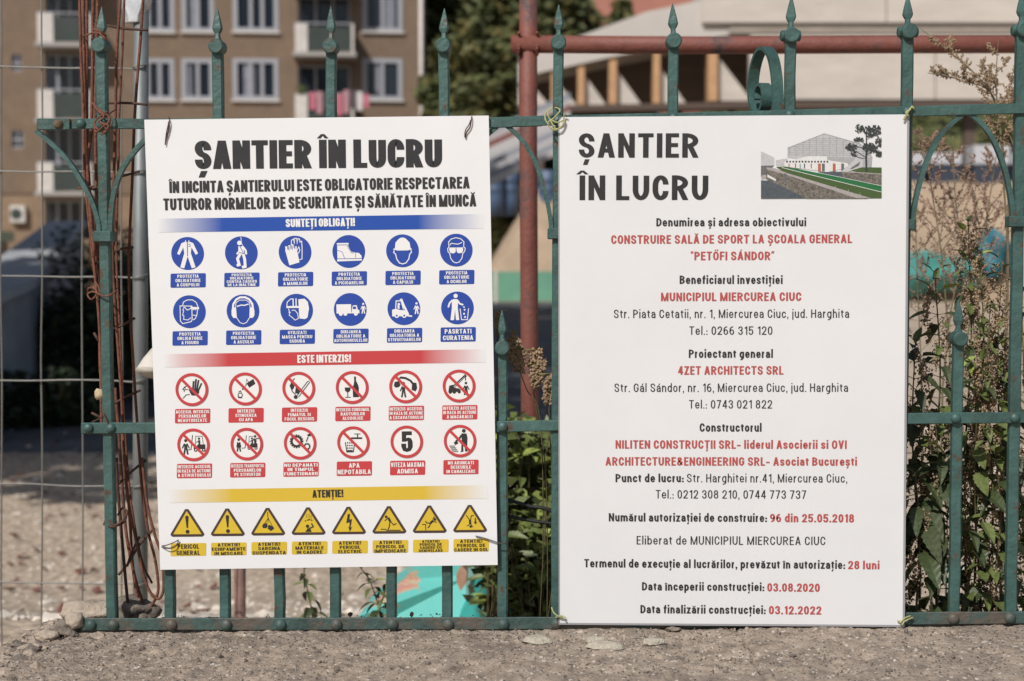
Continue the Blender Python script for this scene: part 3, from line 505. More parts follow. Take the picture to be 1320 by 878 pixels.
for i, (k, cp) in enumerate(tri):
    cx = 240.5 + (605 - 240.5) * i / 7 + .8; ya = 656 - 5.5 * i / 7; F = frame_of((cx, ya + 18), 18.3, YS)
    mb = MB(); T = [(-1.17, -.98), (1.17, -.98), (0, .98)]
    mb.add([F(x, y, .0004) for x, y in [(-1.05, -.98), (1.05, -.98), (1.2, -.86), (1.17, -.74), (.12, .97), (-.12, .97), (-1.17, -.74), (-1.2, -.86)]], [tuple(range(8))]); o = mb.build('pictogram', brown, sign1, fixn=False)
    m2 = MB(); m2.add([F(x, y - .0, .0007) for x, y in [(-1.0, -.8), (1.0, -.8), (0, .84)]], [(0, 1, 2)]); m2.build('yellow_face', yelp, o, fixn=False)
    m3 = MB(); draw(m3, SYM[k], F, .0010); m3.build('symbol', ink, o, fixn=False)
    ls = cp.split('|'); plate(cx + 1.6, ya + 52.4, 45.8, 16.4, ls, yelp, ink, {2: 5.9, 3: 4.2, 4: 3.3}[len(ls)])
T2 = [('ȘANTIER', 'title', (746, 203.2), (900.3, 203.2), 31.3, ink), ('ÎN LUCRU', 'title', (747, 258), (912.8, 257.8), 31.8, ink),
 ('Denumirea și adresa obiectivului', 'bold', (846, 291.8), (1039, 291.6), 10.6, ink), ('CONSTRUIRE SALĂ DE SPORT LA ȘCOALA GENERAL', 'bold', (787.8, 314.3), (1098.3, 313.2), 11, redt),
 ('“PETŐFI SÁNDOR”', 'bold', (890, 335.4), (998, 335.2), 11, redt), ('Beneficiarul investiţiei', 'bold', (876, 366), (1008.7, 366), 10.8, ink),
 ('MUNICIPIUL MIERCUREA CIUC', 'bold', (852, 388.2), (1032.8, 387.8), 11, redt), ('Str. Piata Cetatii, nr. 1, Miercurea Ciuc, jud. Harghita', 'reg', (791.3, 410), (1094.4, 409.6), 10.8, ink),
 ('Tel.: 0266 315 120', 'reg', (888.5, 431.5), (995.5, 431.5), 10.8, ink), ('Proiectant general', 'bold', (887.8, 461.3), (996.2, 461.3), 10.8, ink),
 ('4ZET ARCHITECTS SRL', 'bold', (873.9, 483), (1009.8, 482.8), 11, redt), ('Str. Gál Sándor, nr. 16, Miercurea Ciuc, jud. Harghita', 'reg', (792, 505.2), (1093, 505), 10.8, ink),
 ('Tel.: 0743 021 822', 'reg', (888.2, 526.5), (995.1, 526.5), 10.8, ink), ('Constructorul', 'bold', (901.8, 556.4), (981.6, 556.4), 10.8, ink),
 ('NILITEN CONSTRUCŢII SRL- liderul Asocierii si OVI', 'bold', (793.4, 578.2), (1091.3, 578.5), 10.8, redt), ('ARCHITECTURE&ENGINEERING SRL- Asociat București', 'bold', (780.5, 600), (1104.5, 600.3), 10.8, redt),
 ('Punct de lucru:', 'bold', (793.4, 621.5), (881.2, 621.5), 10.6, ink), ('Str. Harghitei nr.41, Miercurea Ciuc,', 'reg', (885.4, 621.6), (1092, 622), 10.8, ink),
 ('Tel.: 0212 308 210, 0744 773 737', 'reg', (845.3, 642.4), (1039, 642.9), 10.8, ink), ('Numărul autorizaţiei de construire:', 'bold', (784.7, 672), (988.5, 672.8), 10.6, ink), ('96 din 25.05.2018', 'bold', (992.4, 672.9), (1100.7, 673.4), 10.6, redt),
 ('Eliberat de MUNICIPIUL MIERCUREA CIUC', 'reg', (820.6, 701.7), (1063.8, 702.6), 10.8, ink), ('Termenul de execuţie al lucrărilor, prevăzut în autorizaţie:', 'bold', (753, 731.2), (1089.2, 733.3), 10.6, ink), ('28 luni', 'bold', (1093, 733.5), (1133.5, 733.8), 10.6, redt),
 ('Data începerii construcţiei:', 'bold', (827.5, 761), (985, 761.8), 10.6, ink), ('03.08.2020', 'bold', (988.9, 762.3), (1056.5, 762.8), 10.6, redt),
 ('Data finalizării construcţiei:', 'bold', (825.5, 790.4), (986.8, 791.4), 10.6, ink), ('03.12.2022', 'bold', (991, 791.6), (1058.6, 792.1), 10.6, redt)]
for txt, st, a, b, cap, m in T2: line(sign2, txt, st, a, b, cap, m)
# the small printed picture of the hall, flat on the board: polygons in the zoomed crop's frame
def pic():
    cols = {'grey': (.36, .36, .37), 'lgrey': (.47, .47, .48), 'dgrey': (.13, .13, .135), 'asphalt': (.075, .09, .105), 'wallstone': (.15, .135, .115), 'cap': (.36, .33, .32), 'grass': (.06, .10, .03), 'green': (.02, .14, .045), 'white': (.66, .66, .65), 'dark': (.04, .04, .04), 'orange': (.40, .12, .06), 'teal': (.2, .3, .3), 'tree': (.035, .042, .038), 'line': (.22, .22, .23)}
    names = list(cols); M = []
    for n in names:
        if n == 'wallstone': M.append(mat('print_stone', cols[n], .45, var=.8, vscale=330))
        elif n == 'asphalt': M.append(mat('print_asphalt', cols[n], .45, var=.25, vscale=120))
        else: M.append(mat('print_' + n, cols[n], .45, var=.12, vscale=200))
    ox, oy, sc = 960, 140, 6.0; mb = MB(); k = [0]
    def pg(n, pts):
        k[0] += 1
        v = [P(ox + x / sc, oy + y / sc, YS) + Vector((0, -.0004 - .000012 * k[0], 0)) for x, y in pts]; mb.poly(v, names.index(n))
    def ln(n, w_, pts):
        k[0] += 1
        vs, fs = pen([Vector((x, y)) for x, y in pts], False, w_, w_); mb.add([P(ox + v.x / sc, oy + v.y / sc, YS) + Vector((0, -.0004 - .000012 * k[0], 0)) for v in vs], fs, names.index(n))
    pg('lgrey', [(125, 330), (228, 378), (228, 445), (125, 445)]); pg('dgrey', [(125, 442), (228, 440), (150, 530), (125, 530)]); pg('cap', [(128, 520), (165, 510), (165, 545), (128, 548)])
    pg('lgrey', [(240, 400), (330, 385), (330, 440), (240, 440)])
    pg('lgrey', [(330, 305), (615, 193), (980, 300), (980, 450), (330, 380)])
    for x in range(345, 975, 52): ln('line', 2.2, [(x, 300 - (x - 330) * .39 if x < 615 else 193 + (x - 615) * .29), (x, 378)])
    for y in range(230, 372, 16):
        x0 = 615 - (y - 193) / .392; x1 = min(975, 615 + (y - 193) / .293); ln('line', 1.6, [(max(334, x0), y), (x1, y + 4)])
    ln('line', 3, [(330, 306), (615, 194), (900, 275)])
    pg('grey', [(636, 372), (850, 380), (850, 430), (636, 424)]); pg('white', [(306, 410), (500, 368), (636, 370), (636, 400), (306, 418)])
    pg('white', [(306, 412), (636, 398), (800, 425), (800, 455), (640, 492), (306, 448)])
    for x in range(320, 636, 24): pg('dark', [(x, 405), (x + 13, 404), (x + 13, 418), (x, 418)])
    for x, c in ((338, 'orange'), (388, 'orange'), (424, 'teal'), (458, 'dark'), (510, 'orange'), (566, 'orange'), (596, 'dgrey'), (680, 'orange'), (745, 'dgrey')): pg(c, [(x, 425), (x + (22 if x > 560 else 8), 426), (x + (22 if x > 560 else 8), 486 if x > 560 else 466), (x, 484 if x > 560 else 460)])
    pg('lgrey', [(745, 488), (850, 395), (930, 390), (915, 460), (800, 488)]); pg('dgrey', [(810, 468), (895, 408), (880, 445), (830, 468)]); pg('grey', [(915, 400), (985, 368), (978, 452), (905, 470)])
    pg('grass', [(820, 480), (900, 455), (1057, 456), (1057, 505), (900, 492)]); pg('asphalt', [(560, 492), (745, 488), (800, 540), (640, 520)])
    pg('wallstone', [(745, 488), (1057, 505), (1057, 600), (760, 530)]); ln('cap', 6, [(745, 488), (1057, 506)])
    pg('grass', [(240, 450), (310, 448), (1057, 600), (1057, 693), (960, 693), (320, 500)]); pg('green', [(285, 455), (420, 466), (1057, 600), (1057, 646), (700, 558)])
    ln('white', 4, [(285, 456), (500, 510), (1057, 646)]); ln('white', 3, [(420, 468), (760, 535), (1057, 598)])
    pg('asphalt', [(125, 555), (240, 560), (500, 695), (125, 697)]); pg('wallstone', [(165, 458), (325, 500), (330, 560), (960, 697), (480, 697), (165, 545)])
    pg('wallstone', [(320, 505), (975, 692), (480, 697), (320, 610)]); pg('cap', [(165, 455), (235, 462), (330, 500), (970, 692), (860, 692), (320, 512), (170, 470)])
    pg('dgrey', [(303, 500), (322, 505), (322, 575), (303, 572)]); pg('white', [(175, 510), (240, 545), (240, 562), (175, 530)])
    for x in (700, 800, 890): ln('cap', 4, [(x, 600 + (x - 700) * .27), (x, 620 + (x - 700) * .27)])
    ln('tree', 15, [(940, 490), (938, 380), (942, 300)]); ln('tree', 8, [(942, 300), (938, 210), (945, 150)])
    for a in ([(938, 380), (860, 330), (800, 320)], [(938, 360), (1000, 320), (1040, 350)], [(940, 280), (880, 240), (860, 240)], [(940, 240), (1000, 200), (1040, 150)], [(938, 330), (900, 300), (850, 290)], [(936, 390), (870, 375), (840, 340)]): ln('tree', 4, a)
    rnd = random.Random(4)
    for cx, cy, rx, ry, n in ((885, 155, 34, 32, 60), (950, 165, 45, 30, 60), (1010, 170, 45, 40, 110), (880, 242, 40, 18, 50), (965, 205, 30, 20, 30), (825, 300, 45, 30, 90), (960, 300, 50, 35, 130), (1035, 260, 28, 40, 60), (845, 350, 28, 22, 30), (1035, 350, 25, 26, 60), (990, 320, 40, 26, 60)):
        for i in range(n):
            a = rnd.random() * 6.28; q = rnd.random() ** .6; x = min(1052, cx + rx * q * math.cos(a)); y = cy + ry * q * math.sin(a); r_ = rnd.uniform(3.5, 8)
            k[0] += .02; v = [P(ox + (x + r_ * math.cos(b)) / sc, oy + (y + r_ * math.sin(b)) / sc, YS) + Vector((0, -.0004 - .000012 * k[0], 0)) for b in (a, a + 1.3, a + 2.9, a + 4.4)]; mb.add(v, [(0, 1, 2, 3)], names.index('tree'))
    o = mb.build('printed_picture', M, sign2, fixn=False); o['label'] = 'small printed picture of a pale sports hall with a tree and a green lawn'
pic()

# ------------------------------------------------------------------ the wrought-iron fence on the plinth
def lerp_tab(tab, x):
    if x <= tab[0][0]: a, b = tab[0], tab[1]
    elif x >= tab[-1][0]: a, b = tab[-2], tab[-1]
    else:
        for a, b in zip(tab, tab[1:]):
            if a[0] <= x <= b[0]: break
    return a[1] + (b[1] - a[1]) * (x - a[0]) / (b[0] - a[0])
TOPR = [(48, 153), (186, 153), (640, 151), (705, 149), (960, 143.4), (1176, 136.8), (1320, 133)]
MIDR = [(105, 545), (645, 543), (718, 541.5), (1168, 532.5), (1320, 531)]
BOTR = [(105, 797), (717, 795.5), (1168, 789.5), (1320, 788)]
fence = thing('iron_fence', 'green painted wrought iron fence with spear tipped pickets standing on the concrete wall top', 'fence', P(717, 812, 0))
def rail(tab, x0, x1, h, Y, name='rail', raise_=0, th=.005, m=green):
    xs = [x0] + [t[0] for t in tab if x0 < t[0] < x1] + [x1]; mb = MB(); sec = []
    dense = []
    for a, b in zip(xs, xs[1:]):
        k = max(1, int((b - a) / 40)); dense += [a + (b - a) * i / k for i in range(k)]
    dense.append(x1); vs = []; fs = []
    for x in dense:
        yt = lerp_tab(tab, x); A = P(x, yt - raise_ + .25 * math.sin(x * .21), Y); B = P(x, yt + h - raise_ + .25 * math.sin(x * .13), Y); c = .0012
        for dy in (-th / 2, th / 2):
            pass
        vs += [A + Vector((0, -th / 2, -c)), A + Vector((0, -th / 2 + c, 0)), A + Vector((0, th / 2 - c, 0)), A + Vector((0, th / 2, -c)), B + Vector((0, th / 2, c)), B + Vector((0, th / 2 - c, 0)), B + Vector((0, -th / 2 + c, 0)), B + Vector((0, -th / 2, c))]
    n = 8
    for i in range(len(dense) - 1):
        for k in range(n): fs.append((i * n + k, (i + 1) * n + k, (i + 1) * n + (k + 1) % n, i * n + (k + 1) % n))
    fs += [tuple(range(8)), tuple(range(len(vs) - 8, len(vs)))[::-1]]
    return mb.add(vs, fs).build(name, m, fence)
YF, YB = -.0125, .0125
rail(TOPR, 48, 699, 13.6, YF); rail(TOPR, 707, 1345, 13.4, YF); rail(TOPR, 100, 1345, 13, YB)
rail(MIDR, 105, 1345, 14, YF); rail(MIDR, 118, 1345, 14, YB)
rail(BOTR, 105, 1345, 15.5, YF, m=green_old); rail(BOTR, 108, 1345, 15, YB, m=green_old)
bl = rail(TOPR, 50, 90, 14.6, YF - .0052, name='splice_plate')
def rivet(px, py, r=.0095, Y=YF - .0025, m=green, flat=.75):
    return MB().dome(P(px, py, Y), r, flat=flat).build('rivet', m, fence, smooth=True)
for x, y in ((104, 159.5), (131, 159.5)): rivet(x, y)
rivet(75, 159.8, .009, YF - .008, boltm)
for x, y in ((114, 552), (143, 552)): rivet(x, y)
for x in (116, 145, 220, 291, 361, 433, 505, 577, 648): rivet(x + 1, lerp_tab(BOTR, x) + 9, m=green_old, r=.0108)
for x in (717, 1229, 1302): rivet(x, lerp_tab(BOTR, x) + 8.5, m=green_old, r=.0105)
for x in (214, 288, 503, 648, 1232, 1308): rivet(x, lerp_tab(MIDR, x) + 7.5)
for x in (281, 427, 572, 719, 868, 1018, 1170): rivet(x, lerp_tab(TOPR, x) + 7)
TALL = [(131, 60, 145), (281, 61, 291), (427, 61, 433), (572, 60, 577), (720, 56, 717), (868, 54, 864), (1019, 47, 1011), (1170, 42, 1158), (1317, 40, 1302)]
SHORT = [(214, 455, 220), (358, 453, 361), (503, 451, 505), (647.5, 448, 648), (793, 445, 792), (940, 442, 938), (1087, 439, 1084), (1235, 436.5, 1229.5)]
def picket(i, tx, ty, bx, tall):
    by = lerp_tab(BOTR, bx) + 3; ball = P(tx, ty, 0); bot = P(bx, by, 0); ax = (ball - bot).normalized(); s = .001364
    rnd = random.Random(i * 7 + (0 if tall else 100)); hw = .0092 if tall else .0090
    if tx in (131,): hw = .0092
    mb = MB(); sec = []; n = 14
    for k in range(n + 1):
        p = bot + (ball - bot) * k / n + Vector((rnd.uniform(-.0007, .0007), 0, 0)); sec.append((p, hw * rnd.uniform(.965, 1.03), .009))
    mb.loft(sec, .28); pk = mb.build('picket', green, fence)
    # spear tip: neck, leaf, point
    k = rnd.uniform(.95, 1.05); tw = rnd.uniform(-.002, .002)
    prof = [(0, 6, 6), (9, 4.6, 5), (13, 2.9, 4), (17, 3.1, 3.2), (20, 5.2, 3.6), (23.5, 6.3, 4), (28, 5.6, 3.6), (36, 3.9, 2.6), (44, 2.0, 1.6), (48, .9, .9), (50, .3, .3)]
    MB().loft([(ball + ax * (z * s * k) + Vector((tw * z / 50, 0, 0)), a * s * (1.0), b * s) for z, a, b in prof], .45).build('spear_tip', green, pk)
    mb = MB(); r = .0132 * rnd.uniform(.97, 1.03); c = ball
    yy = [(-.0195, .84), (-.0175, 1), (.0135, 1), (.0155, .85)]
    mb.tube([c + Vector((0, y, 0)) for y, q in yy], [r * q for y, q in yy], 20)
    if tx in (1170, 1317, 1019): mb.tube([c + Vector((-.0175, 0, .001)), c + Vector((-.0155, 0, .001)), c + Vector((.0155, 0, .001)), c + Vector((.0175, 0, .001))], [.007, .0095, .0095, .007], 14)
    mb.build('round_boss', green, pk)
    if not tall: return
    # pointed arch braces and the collar that ties them to the picket
    ytop = lerp_tab(TOPR, tx) + 13.8
    for sg in (-1, 1):
        if tx == 131 and sg == -1: pts = [(47, 169), (60, 179), (77, 195), (93, 214), (108, 238), (120, 262), (127, 285), (128.5, 300)]
        elif tx == 131: pts = [(196, 172), (181, 187), (167, 204), (156, 222), (149, 242), (145, 262), (143, 285), (142.5, 300)]
        else: pts = [(tx + sg * a - (tx - bx) * (b / 640), ytop + b) for a, b in ((69, -2), (57, 8), (43, 23), (31, 44), (20.5, 72), (13.5, 100), (9.5, 124), (9, 142))]
        mb = MB(); mb.ribbon(smooth_path([P(x, y, -.006) for x, y in pts], 4), (0, .011, 0), .0078); mb.build('arch_brace', green, fence)
    cx = tx + (bx - tx) * (300 - ty) / 740; cy = ytop + 139 if tx != 131 else 305
    c = P(cx - .5, cy, -.002); mb = MB(); mb.loft([(c + Vector((0, 0, z)), .0175 - e, .0155 - e) for z, e in ((-.0095, .0015), (-.008, 0), (.008, 0), (.0095, .0015))], .2); mb.build('collar', green, fence)
for i, (a, b, c) in enumerate(TALL): picket(i, a, b, c, True)
for i, (a, b, c) in enumerate(SHORT): picket(i, a, b, c, False)
# the scroll that stands out at right angles beside the seventh spear
base = P(1003, 143, .004); q = .00147
e1 = Vector((-.26, .96, 0)).normalized(); wv = Vector((e1.y, -e1.x, 0)) * -.0200
def sc(u, v): return base + e1 * (u * q) + Vector((0, 0, v * q))
pts = [sc(0, 0), sc(2, 22), sc(7, 45), sc(18, 66), sc(36, 78), sc(54, 76), sc(68, 62), sc(75, 42), sc(74, 22), sc(64, 7), sc(50, 2), sc(38, 8), sc(33, 20), sc(37, 32), sc(48, 36), sc(57, 28), sc(54, 19)]
MB().ribbon(smooth_path(pts, 6), wv, .006).build('scroll', green, fence, smooth=False)

# ------------------------------------------------------------------ ties and wires on the boards
tiem = mat('yellow_green_twine', (.36, .36, .17), .7, var=.3, vscale=200)
def tie(label, paths, r, m, Y0, cat='wire tie', name='wire_tie'):
    base = P(paths[0][0][0], paths[0][0][1], Y0); mb = MB()
    for pt in paths: mb.tube(smooth_path([P(p[0], p[1], Y0 + (p[2] if len(p) > 2 else 0)) for p in pt], 5), r, 6)
    return tag(mb.build(name, m, None, origin=base, smooth=True), label, cat)
tie('yellow twine knotted round the post at the top left corner of the text board', [[(717, 163, -.0027), (705, 158, .0), (703, 147, .01), (712, 139, .02), (722, 142, -.004), (714, 152, -.0063), (706, 159, -.0072), (714, 168, -.0081), (725, 161, -.0072), (727, 150, -.0054), (729, 146, -.01)], [(708, 153, -.0063), (718, 158, -.0081), (728, 155, -.0063), (722, 165, -.0081), (711, 166, -.0072)], [(712, 139, .0), (706, 146, -.0054), (712, 160, -.0076), (718, 168, -.0076)]], .0013, tiem, YS)
tie('frayed yellow tie at the top right corner of the text board', [[(1176, 137, .004), (1172, 142, -.0036), (1168, 149, -.0054), (1165, 155, -.0045)], [(1174, 141, -.0027), (1168, 145, -.0054), (1171, 150, -.0054)], [(1176, 138, 0), (1180, 143, .01)]], .0018, tiem, YS)
tie('yellow twine tie at the bottom left corner of the text board', [[(711, 783, .0), (714, 790, -.0045), (721, 795, -.0063), (729, 796, -.0054)], [(716, 796, -.0036), (724, 794, -.0063), (728, 798, -.01)]], .0014, tiem, YS)
tie('yellow twine tie at the bottom right corner of the text board', [[(1177, 796, .002), (1170, 799, -.0054), (1163, 802, -.0054), (1157, 800, -.0036)], [(1160, 803, -.01), (1166, 797, -.0063), (1174, 794, 0)], [(1166, 800, -.0054), (1163, 806, -.01)]], .0015, tiem, YS)
tie('rusty wire loop hanging over the top left edge of the pictogram board', [[(218, 151, .012), (218.5, 156, -.003), (217, 168, -.004), (214, 180, -.003), (213, 187, -.003)], [(218, 152, .01), (217, 160, -.003), (214.5, 172, -.003), (213, 185, -.003)]], .0010, rustdark, YS)
tie('rusty wire loop hanging over the top right edge of the pictogram board', [[(608, 147, .012), (608, 152, -.003), (606, 163, -.004), (601, 172, -.003), (600, 178, -.003)], [(608, 150, .005), (605, 160, -.003), (600, 168, -.003), (599, 177, -.003)]], .0010, rustdark, YS)
tie('thin dark wire poking out at the lower left corner of the pictogram board', [[(205, 704, .006), (214, 703, -.006), (225, 699, -.006), (230, 696, -.004)], [(205, 704, .006), (214, 707, -.006), (224, 706, -.006), (229, 700, -.004), (230, 697, -.004)]], .0009, rustdark, YS)
tie('thin wire running from the lower right corner of the pictogram board to a picket', [[(613, 691, -.003), (625, 694, -.004), (640, 699, -.004), (648, 701, .0), (655, 699, .012)]], .0011, mat('grey_wire', (.10, .085, .08), .6), YS)
tie('dark sagging cable behind the gap between the two boards', [[(630, 640), (660, 646), (685, 653), (700, 655), (722, 664)]], .0035, mat('black_rubber', (.012, .014, .013), .5), .06, 'cable', 'cable')
tie('lower dark cable running to the text board post', [[(630, 664), (655, 666), (690, 672), (722, 676)]], .0035, MATS['black_rubber'], .06, 'cable', 'cable')

# ------------------------------------------------------------------ rusty rebar mesh tied to the left post
reb = thing('rusty_rebar_mesh', 'bundle of bent rusty reinforcing mesh rods tied behind the left fence post', 'rebar', P(165, 795, .045))
def rod(pts, Y=.045, r=.0027, m=rust, name='rod', parent=reb):
    pp = [P(p[0], p[1], Y + (p[2] if len(p) > 2 else 0)) for p in pts]
    return MB().tube(smooth_path(pp, 5), r, 7).build(name, m, parent, smooth=True)
rod([(102.5, -25), (103, 20), (105, 90), (108, 150), (109, 220), (114, 278), (120, 333), (126, 391), (129, 440), (130, 493), (131, 560)])
rod([(112, -25), (112, 60), (112, 150), (113, 220), (117, 290), (122, 345), (127, 400), (131, 470), (133, 560)], .055)
rod([(120, -25, 0), (119.5, 40), (119, 100), (118, 150), (117, 175), (113, 215), (116, 270), (122, 330)], .035, .003)
rod([(126, -25), (125.5, 20), (124, 100), (123, 160), (124, 230), (126, 330), (128, 380), (129, 480)], .06, .003)
rod([(157, -25), (153, 30), (150, 80), (149, 140), (147, 220), (145, 316), (148, 391), (153, 460), (157, 520), (163, 630), (176, 700), (186, 745), (196, 767), (206, 771), (211, 755), (208, 715), (200, 691), (190, 650), (183, 590)], .05)
rod([(186, -25), (181, 50), (177, 100), (173, 160), (171, 220), (166.5, 322), (167, 391), (171, 455), (175, 520), (180, 590), (184, 640), (192, 690), (200, 722), (204, 760), (197, 778), (190, 785)], .06)
rod([(107, -25), (108, 60), (109, 120), (112, 190), (117, 260), (123, 330), (128, 400), (131, 500)], .07)
rod([(161, -25, 0), (158, 60), (154, 140), (152, 230), (150, 330), (155, 440), (160, 540), (168, 640), (182, 720), (196, 752)], .08, .0022)
rod([(148, 500), (153, 557), (157, 620), (163, 690), (174, 745), (184, 776), (191, 792), (191, 822)], .07, .003)
rod([(150, 590), (151, 620), (155, 670), (158, 705), (162, 750), (166, 792)], .04, .003, rustdark)
rod([(158, 560), (164, 625), (168, 680), (170, 720), (176, 765), (181, 785)], .085, .003)
for a in ([(139, 33), (160, 37), (191, 39)], [(140, 133), (165, 133), (190, 135)], [(117, 243), (124, 244), (131, 236)], [(128, 232), (150, 229), (180, 221)], [(143, 326), (156, 321), (172, 319)], [(147, 424), (158, 419), (174, 410)], [(148, 520), (160, 513), (181, 503)], [(150, 627), (165, 612), (188, 593)], [(153, 741), (166, 725), (180, 702), (199, 681)], [(164, 730), (170, 712), (180, 692)], [(118, 343), (127, 338)], [(121, 429), (128, 441)], [(118, 532), (133, 540)]):
    rod(a, .052, .0024, rustdark, name='cross_wire')
tie('brown binding wire twisted into a knot where the top rail meets the left post', [[(118, 131, .03), (126, 142, -.006), (140, 152, -.014), (144, 160, -.016), (136, 169, -.016), (125, 166, -.016), (122, 158, -.014), (129, 150, -.016), (138, 148, -.016), (141, 156, -.018), (133, 163, -.02), (124, 170, -.016), (121, 160, -.012)], [(149, 141, .02), (140, 147, -.01), (131, 155, -.018), (137, 168, -.018), (130, 174, -.014)], [(128, 140, -.01), (134, 150, -.02), (127, 158, -.02), (140, 162, -.02), (134, 172, -.016)], [(121, 133, .02), (130, 146, -.014), (139, 144, -.012)]], .0017, rust, YS)
tie('rusty wire wound round the spear neck of the left post', [[(103, 48, .06), (112, 45, .03), (122, 42, .0), (130, 44, -.008), (136, 50, -.008)], [(122, 30, .0), (126, 37, -.004), (131, 46, -.01), (136, 52, -.008)], [(124, 29, .02), (122, 38, .0), (129, 40, -.008), (137, 47, .0)]], .0015, rust, 0)
tie('rusty wire loop round the left post below its collar', [[(113, 380, .05), (114, 372, .02), (121, 371, -.004), (125, 378, -.012), (118, 386, -.012), (113, 380, -.008), (120, 376, -.014), (135, 382, -.018), (146, 378, -.012), (150, 372, .02)], [(122, 362, .03), (128, 373, .0), (126, 388, -.01)]], .0016, rust, 0)
tie('rusty wire loop round the foot of the left post', [[(134, 676, .02), (138, 670, -.006), (148, 677, -.014), (158, 671, -.012), (164, 661, .0), (158, 655, .02), (152, 664, .03)], [(134, 676, .0), (146, 679, -.014), (160, 673, -.006), (163, 664, .02)]], .0019, rustdark, 0)
tie('short rusty wire stub at the middle rail of the left post', [[(119, 544, .02), (126, 541, 0), (132, 537, -.01)], [(131, 520, .02), (134, 535, -.012), (140, 548, -.018), (144, 556, -.02)]], .0016, rustdark, 0)
tie('short rusty wire stub poking from the left post above the collar', [[(100, 243, .05), (108, 242, .03), (120, 240, .01)]], .0018, rust, 0)

# ------------------------------------------------------------------ site fence panel of welded mesh behind
YM = 1.0
pan = thing('mesh_fence_panel', 'grey welded mesh site fence panel with a galvanised tube behind the left post', 'fence', P(181, 1240, YM))
for px0, px1 in ((-103, -101), (-51, -49), (1, 2.5), (53.5, 54), (106, 106.5), (157, 158)):
    rnd = random.Random(int(px0)); pts = [P(px0 + (px1 - px0) * k / 12 + rnd.uniform(-1.2, 1.2), -60 + 1250 * k / 12, YM + rnd.uniform(-.006, .006)) for k in range(13)]
    MB().tube(smooth_path(pts, 3), .0023, 6).build('vertical_wire', galvw, pan, smooth=True)
for y in (-45, 87, 222, 357, 490, 625, 752, 885, 1015, 1150):
    rnd = random.Random(y); pts = [P(x, y + (x - 60) * .012 + rnd.uniform(-1.3, 1.3), YM - .004 + rnd.uniform(-.004, .004)) for x in (-110, -60, -10, 40, 90, 140, 172)]; c = P(181, y + 1, YM)
    if y < 800: pts += [c + Vector((-.012, -.0215, 0)), c + Vector((.008, -.023, .004)), c + Vector((.021, -.006, .008))]
    MB().tube(smooth_path(pts, 4), .0022, 6).build('horizontal_wire', galvw, pan, smooth=True)
MB().tube([P(182, -60, YM), P(181, 400, YM), P(181, 1240, YM)], .0185, 20).build('tube_post', galv, pan, smooth=True)
mb = MB(); mb.loft([(P(175, y, YM), hx, .024) for y, hx in ((30, .022), (22, .024), (8, .034), (-12, .042), (-50, .042))], .5)
tag(mb.build('tube_clamp', mat('bright_galvanised', (.5, .52, .53), .45, metal=.5, var=.3, vscale=30), pan), 'bright flared clamp at the top of the tube')
cup = MB(); a = P(203, 452, .05); b = P(196, 481, .03)
ax = (b - a); cup.tube([a, a + ax * .5, a + ax * .95, b], [.012, .022, .0285, .030], 22)
tag(cup.build('plastic_cone', mat('dirty_white_plastic', (.62, .58, .52), .6, var=.1, vscale=20), None, origin=b, smooth=True), 'dirty white plastic cone sticking out behind the left edge of the pictogram board', 'cone')
tag(MB().rock(P(128.5, 508, -.004), (.008, .008, .010), 3, 2).build('foam_lump', mat('yellowed_foam', (.5, .4, .25), .9, var=.3, vscale=90), None, origin=P(128, 515, 0), smooth=True), 'small yellowed lump of foam stuck on the left fence post', 'foam lump')

# ------------------------------------------------------------------ rust-red pipe frame and stake
frm = thing('red_pipe_frame', 'rust red steel pipe frame with one upright and a long cross pipe', 'pipe frame', P(684, 1400, 1.30))
YP = 1.30
MB().tube([P(681, -60, YP), P(681, 200, YP), P(683, 500, YP), P(685, 1400, YP)], .0238, 24).build('upright_pipe', pipe, frm, smooth=True)
MB().tube([P(659, 57, YP - .01), P(900, 58.5, YP - .01), P(1150, 57.5, YP - .01), P(1500, 57, YP - .01)], .0232, 24).build('cross_pipe', pipe, frm, smooth=True)
for k in range(22):
    if k in (0, 11): mb = MB()
    a = 6.283 * (k - 5) / 22
    mb.rock(P(681, 58, YP) + Vector((math.copysign(.024, math.cos(a)), -.024 + .01 * math.sin(a * 3), .027 * math.sin(a))), (.005, .005, .005), k, 1)
    if k in (10, 21): mb.build('weld_bead', pipe, frm, smooth=True)
tag(MB().tube([P(309, 560, 1.4), P(310, 1300, 1.4)], .0165, 16).build('steel_stake', mat('stake_rust', (.20, .115, .095), .75, var=.3, vscale=30), None, origin=P(310, 1300, 1.4), smooth=True), 'dull rust red round steel stake seen under the pictogram board', 'stake')

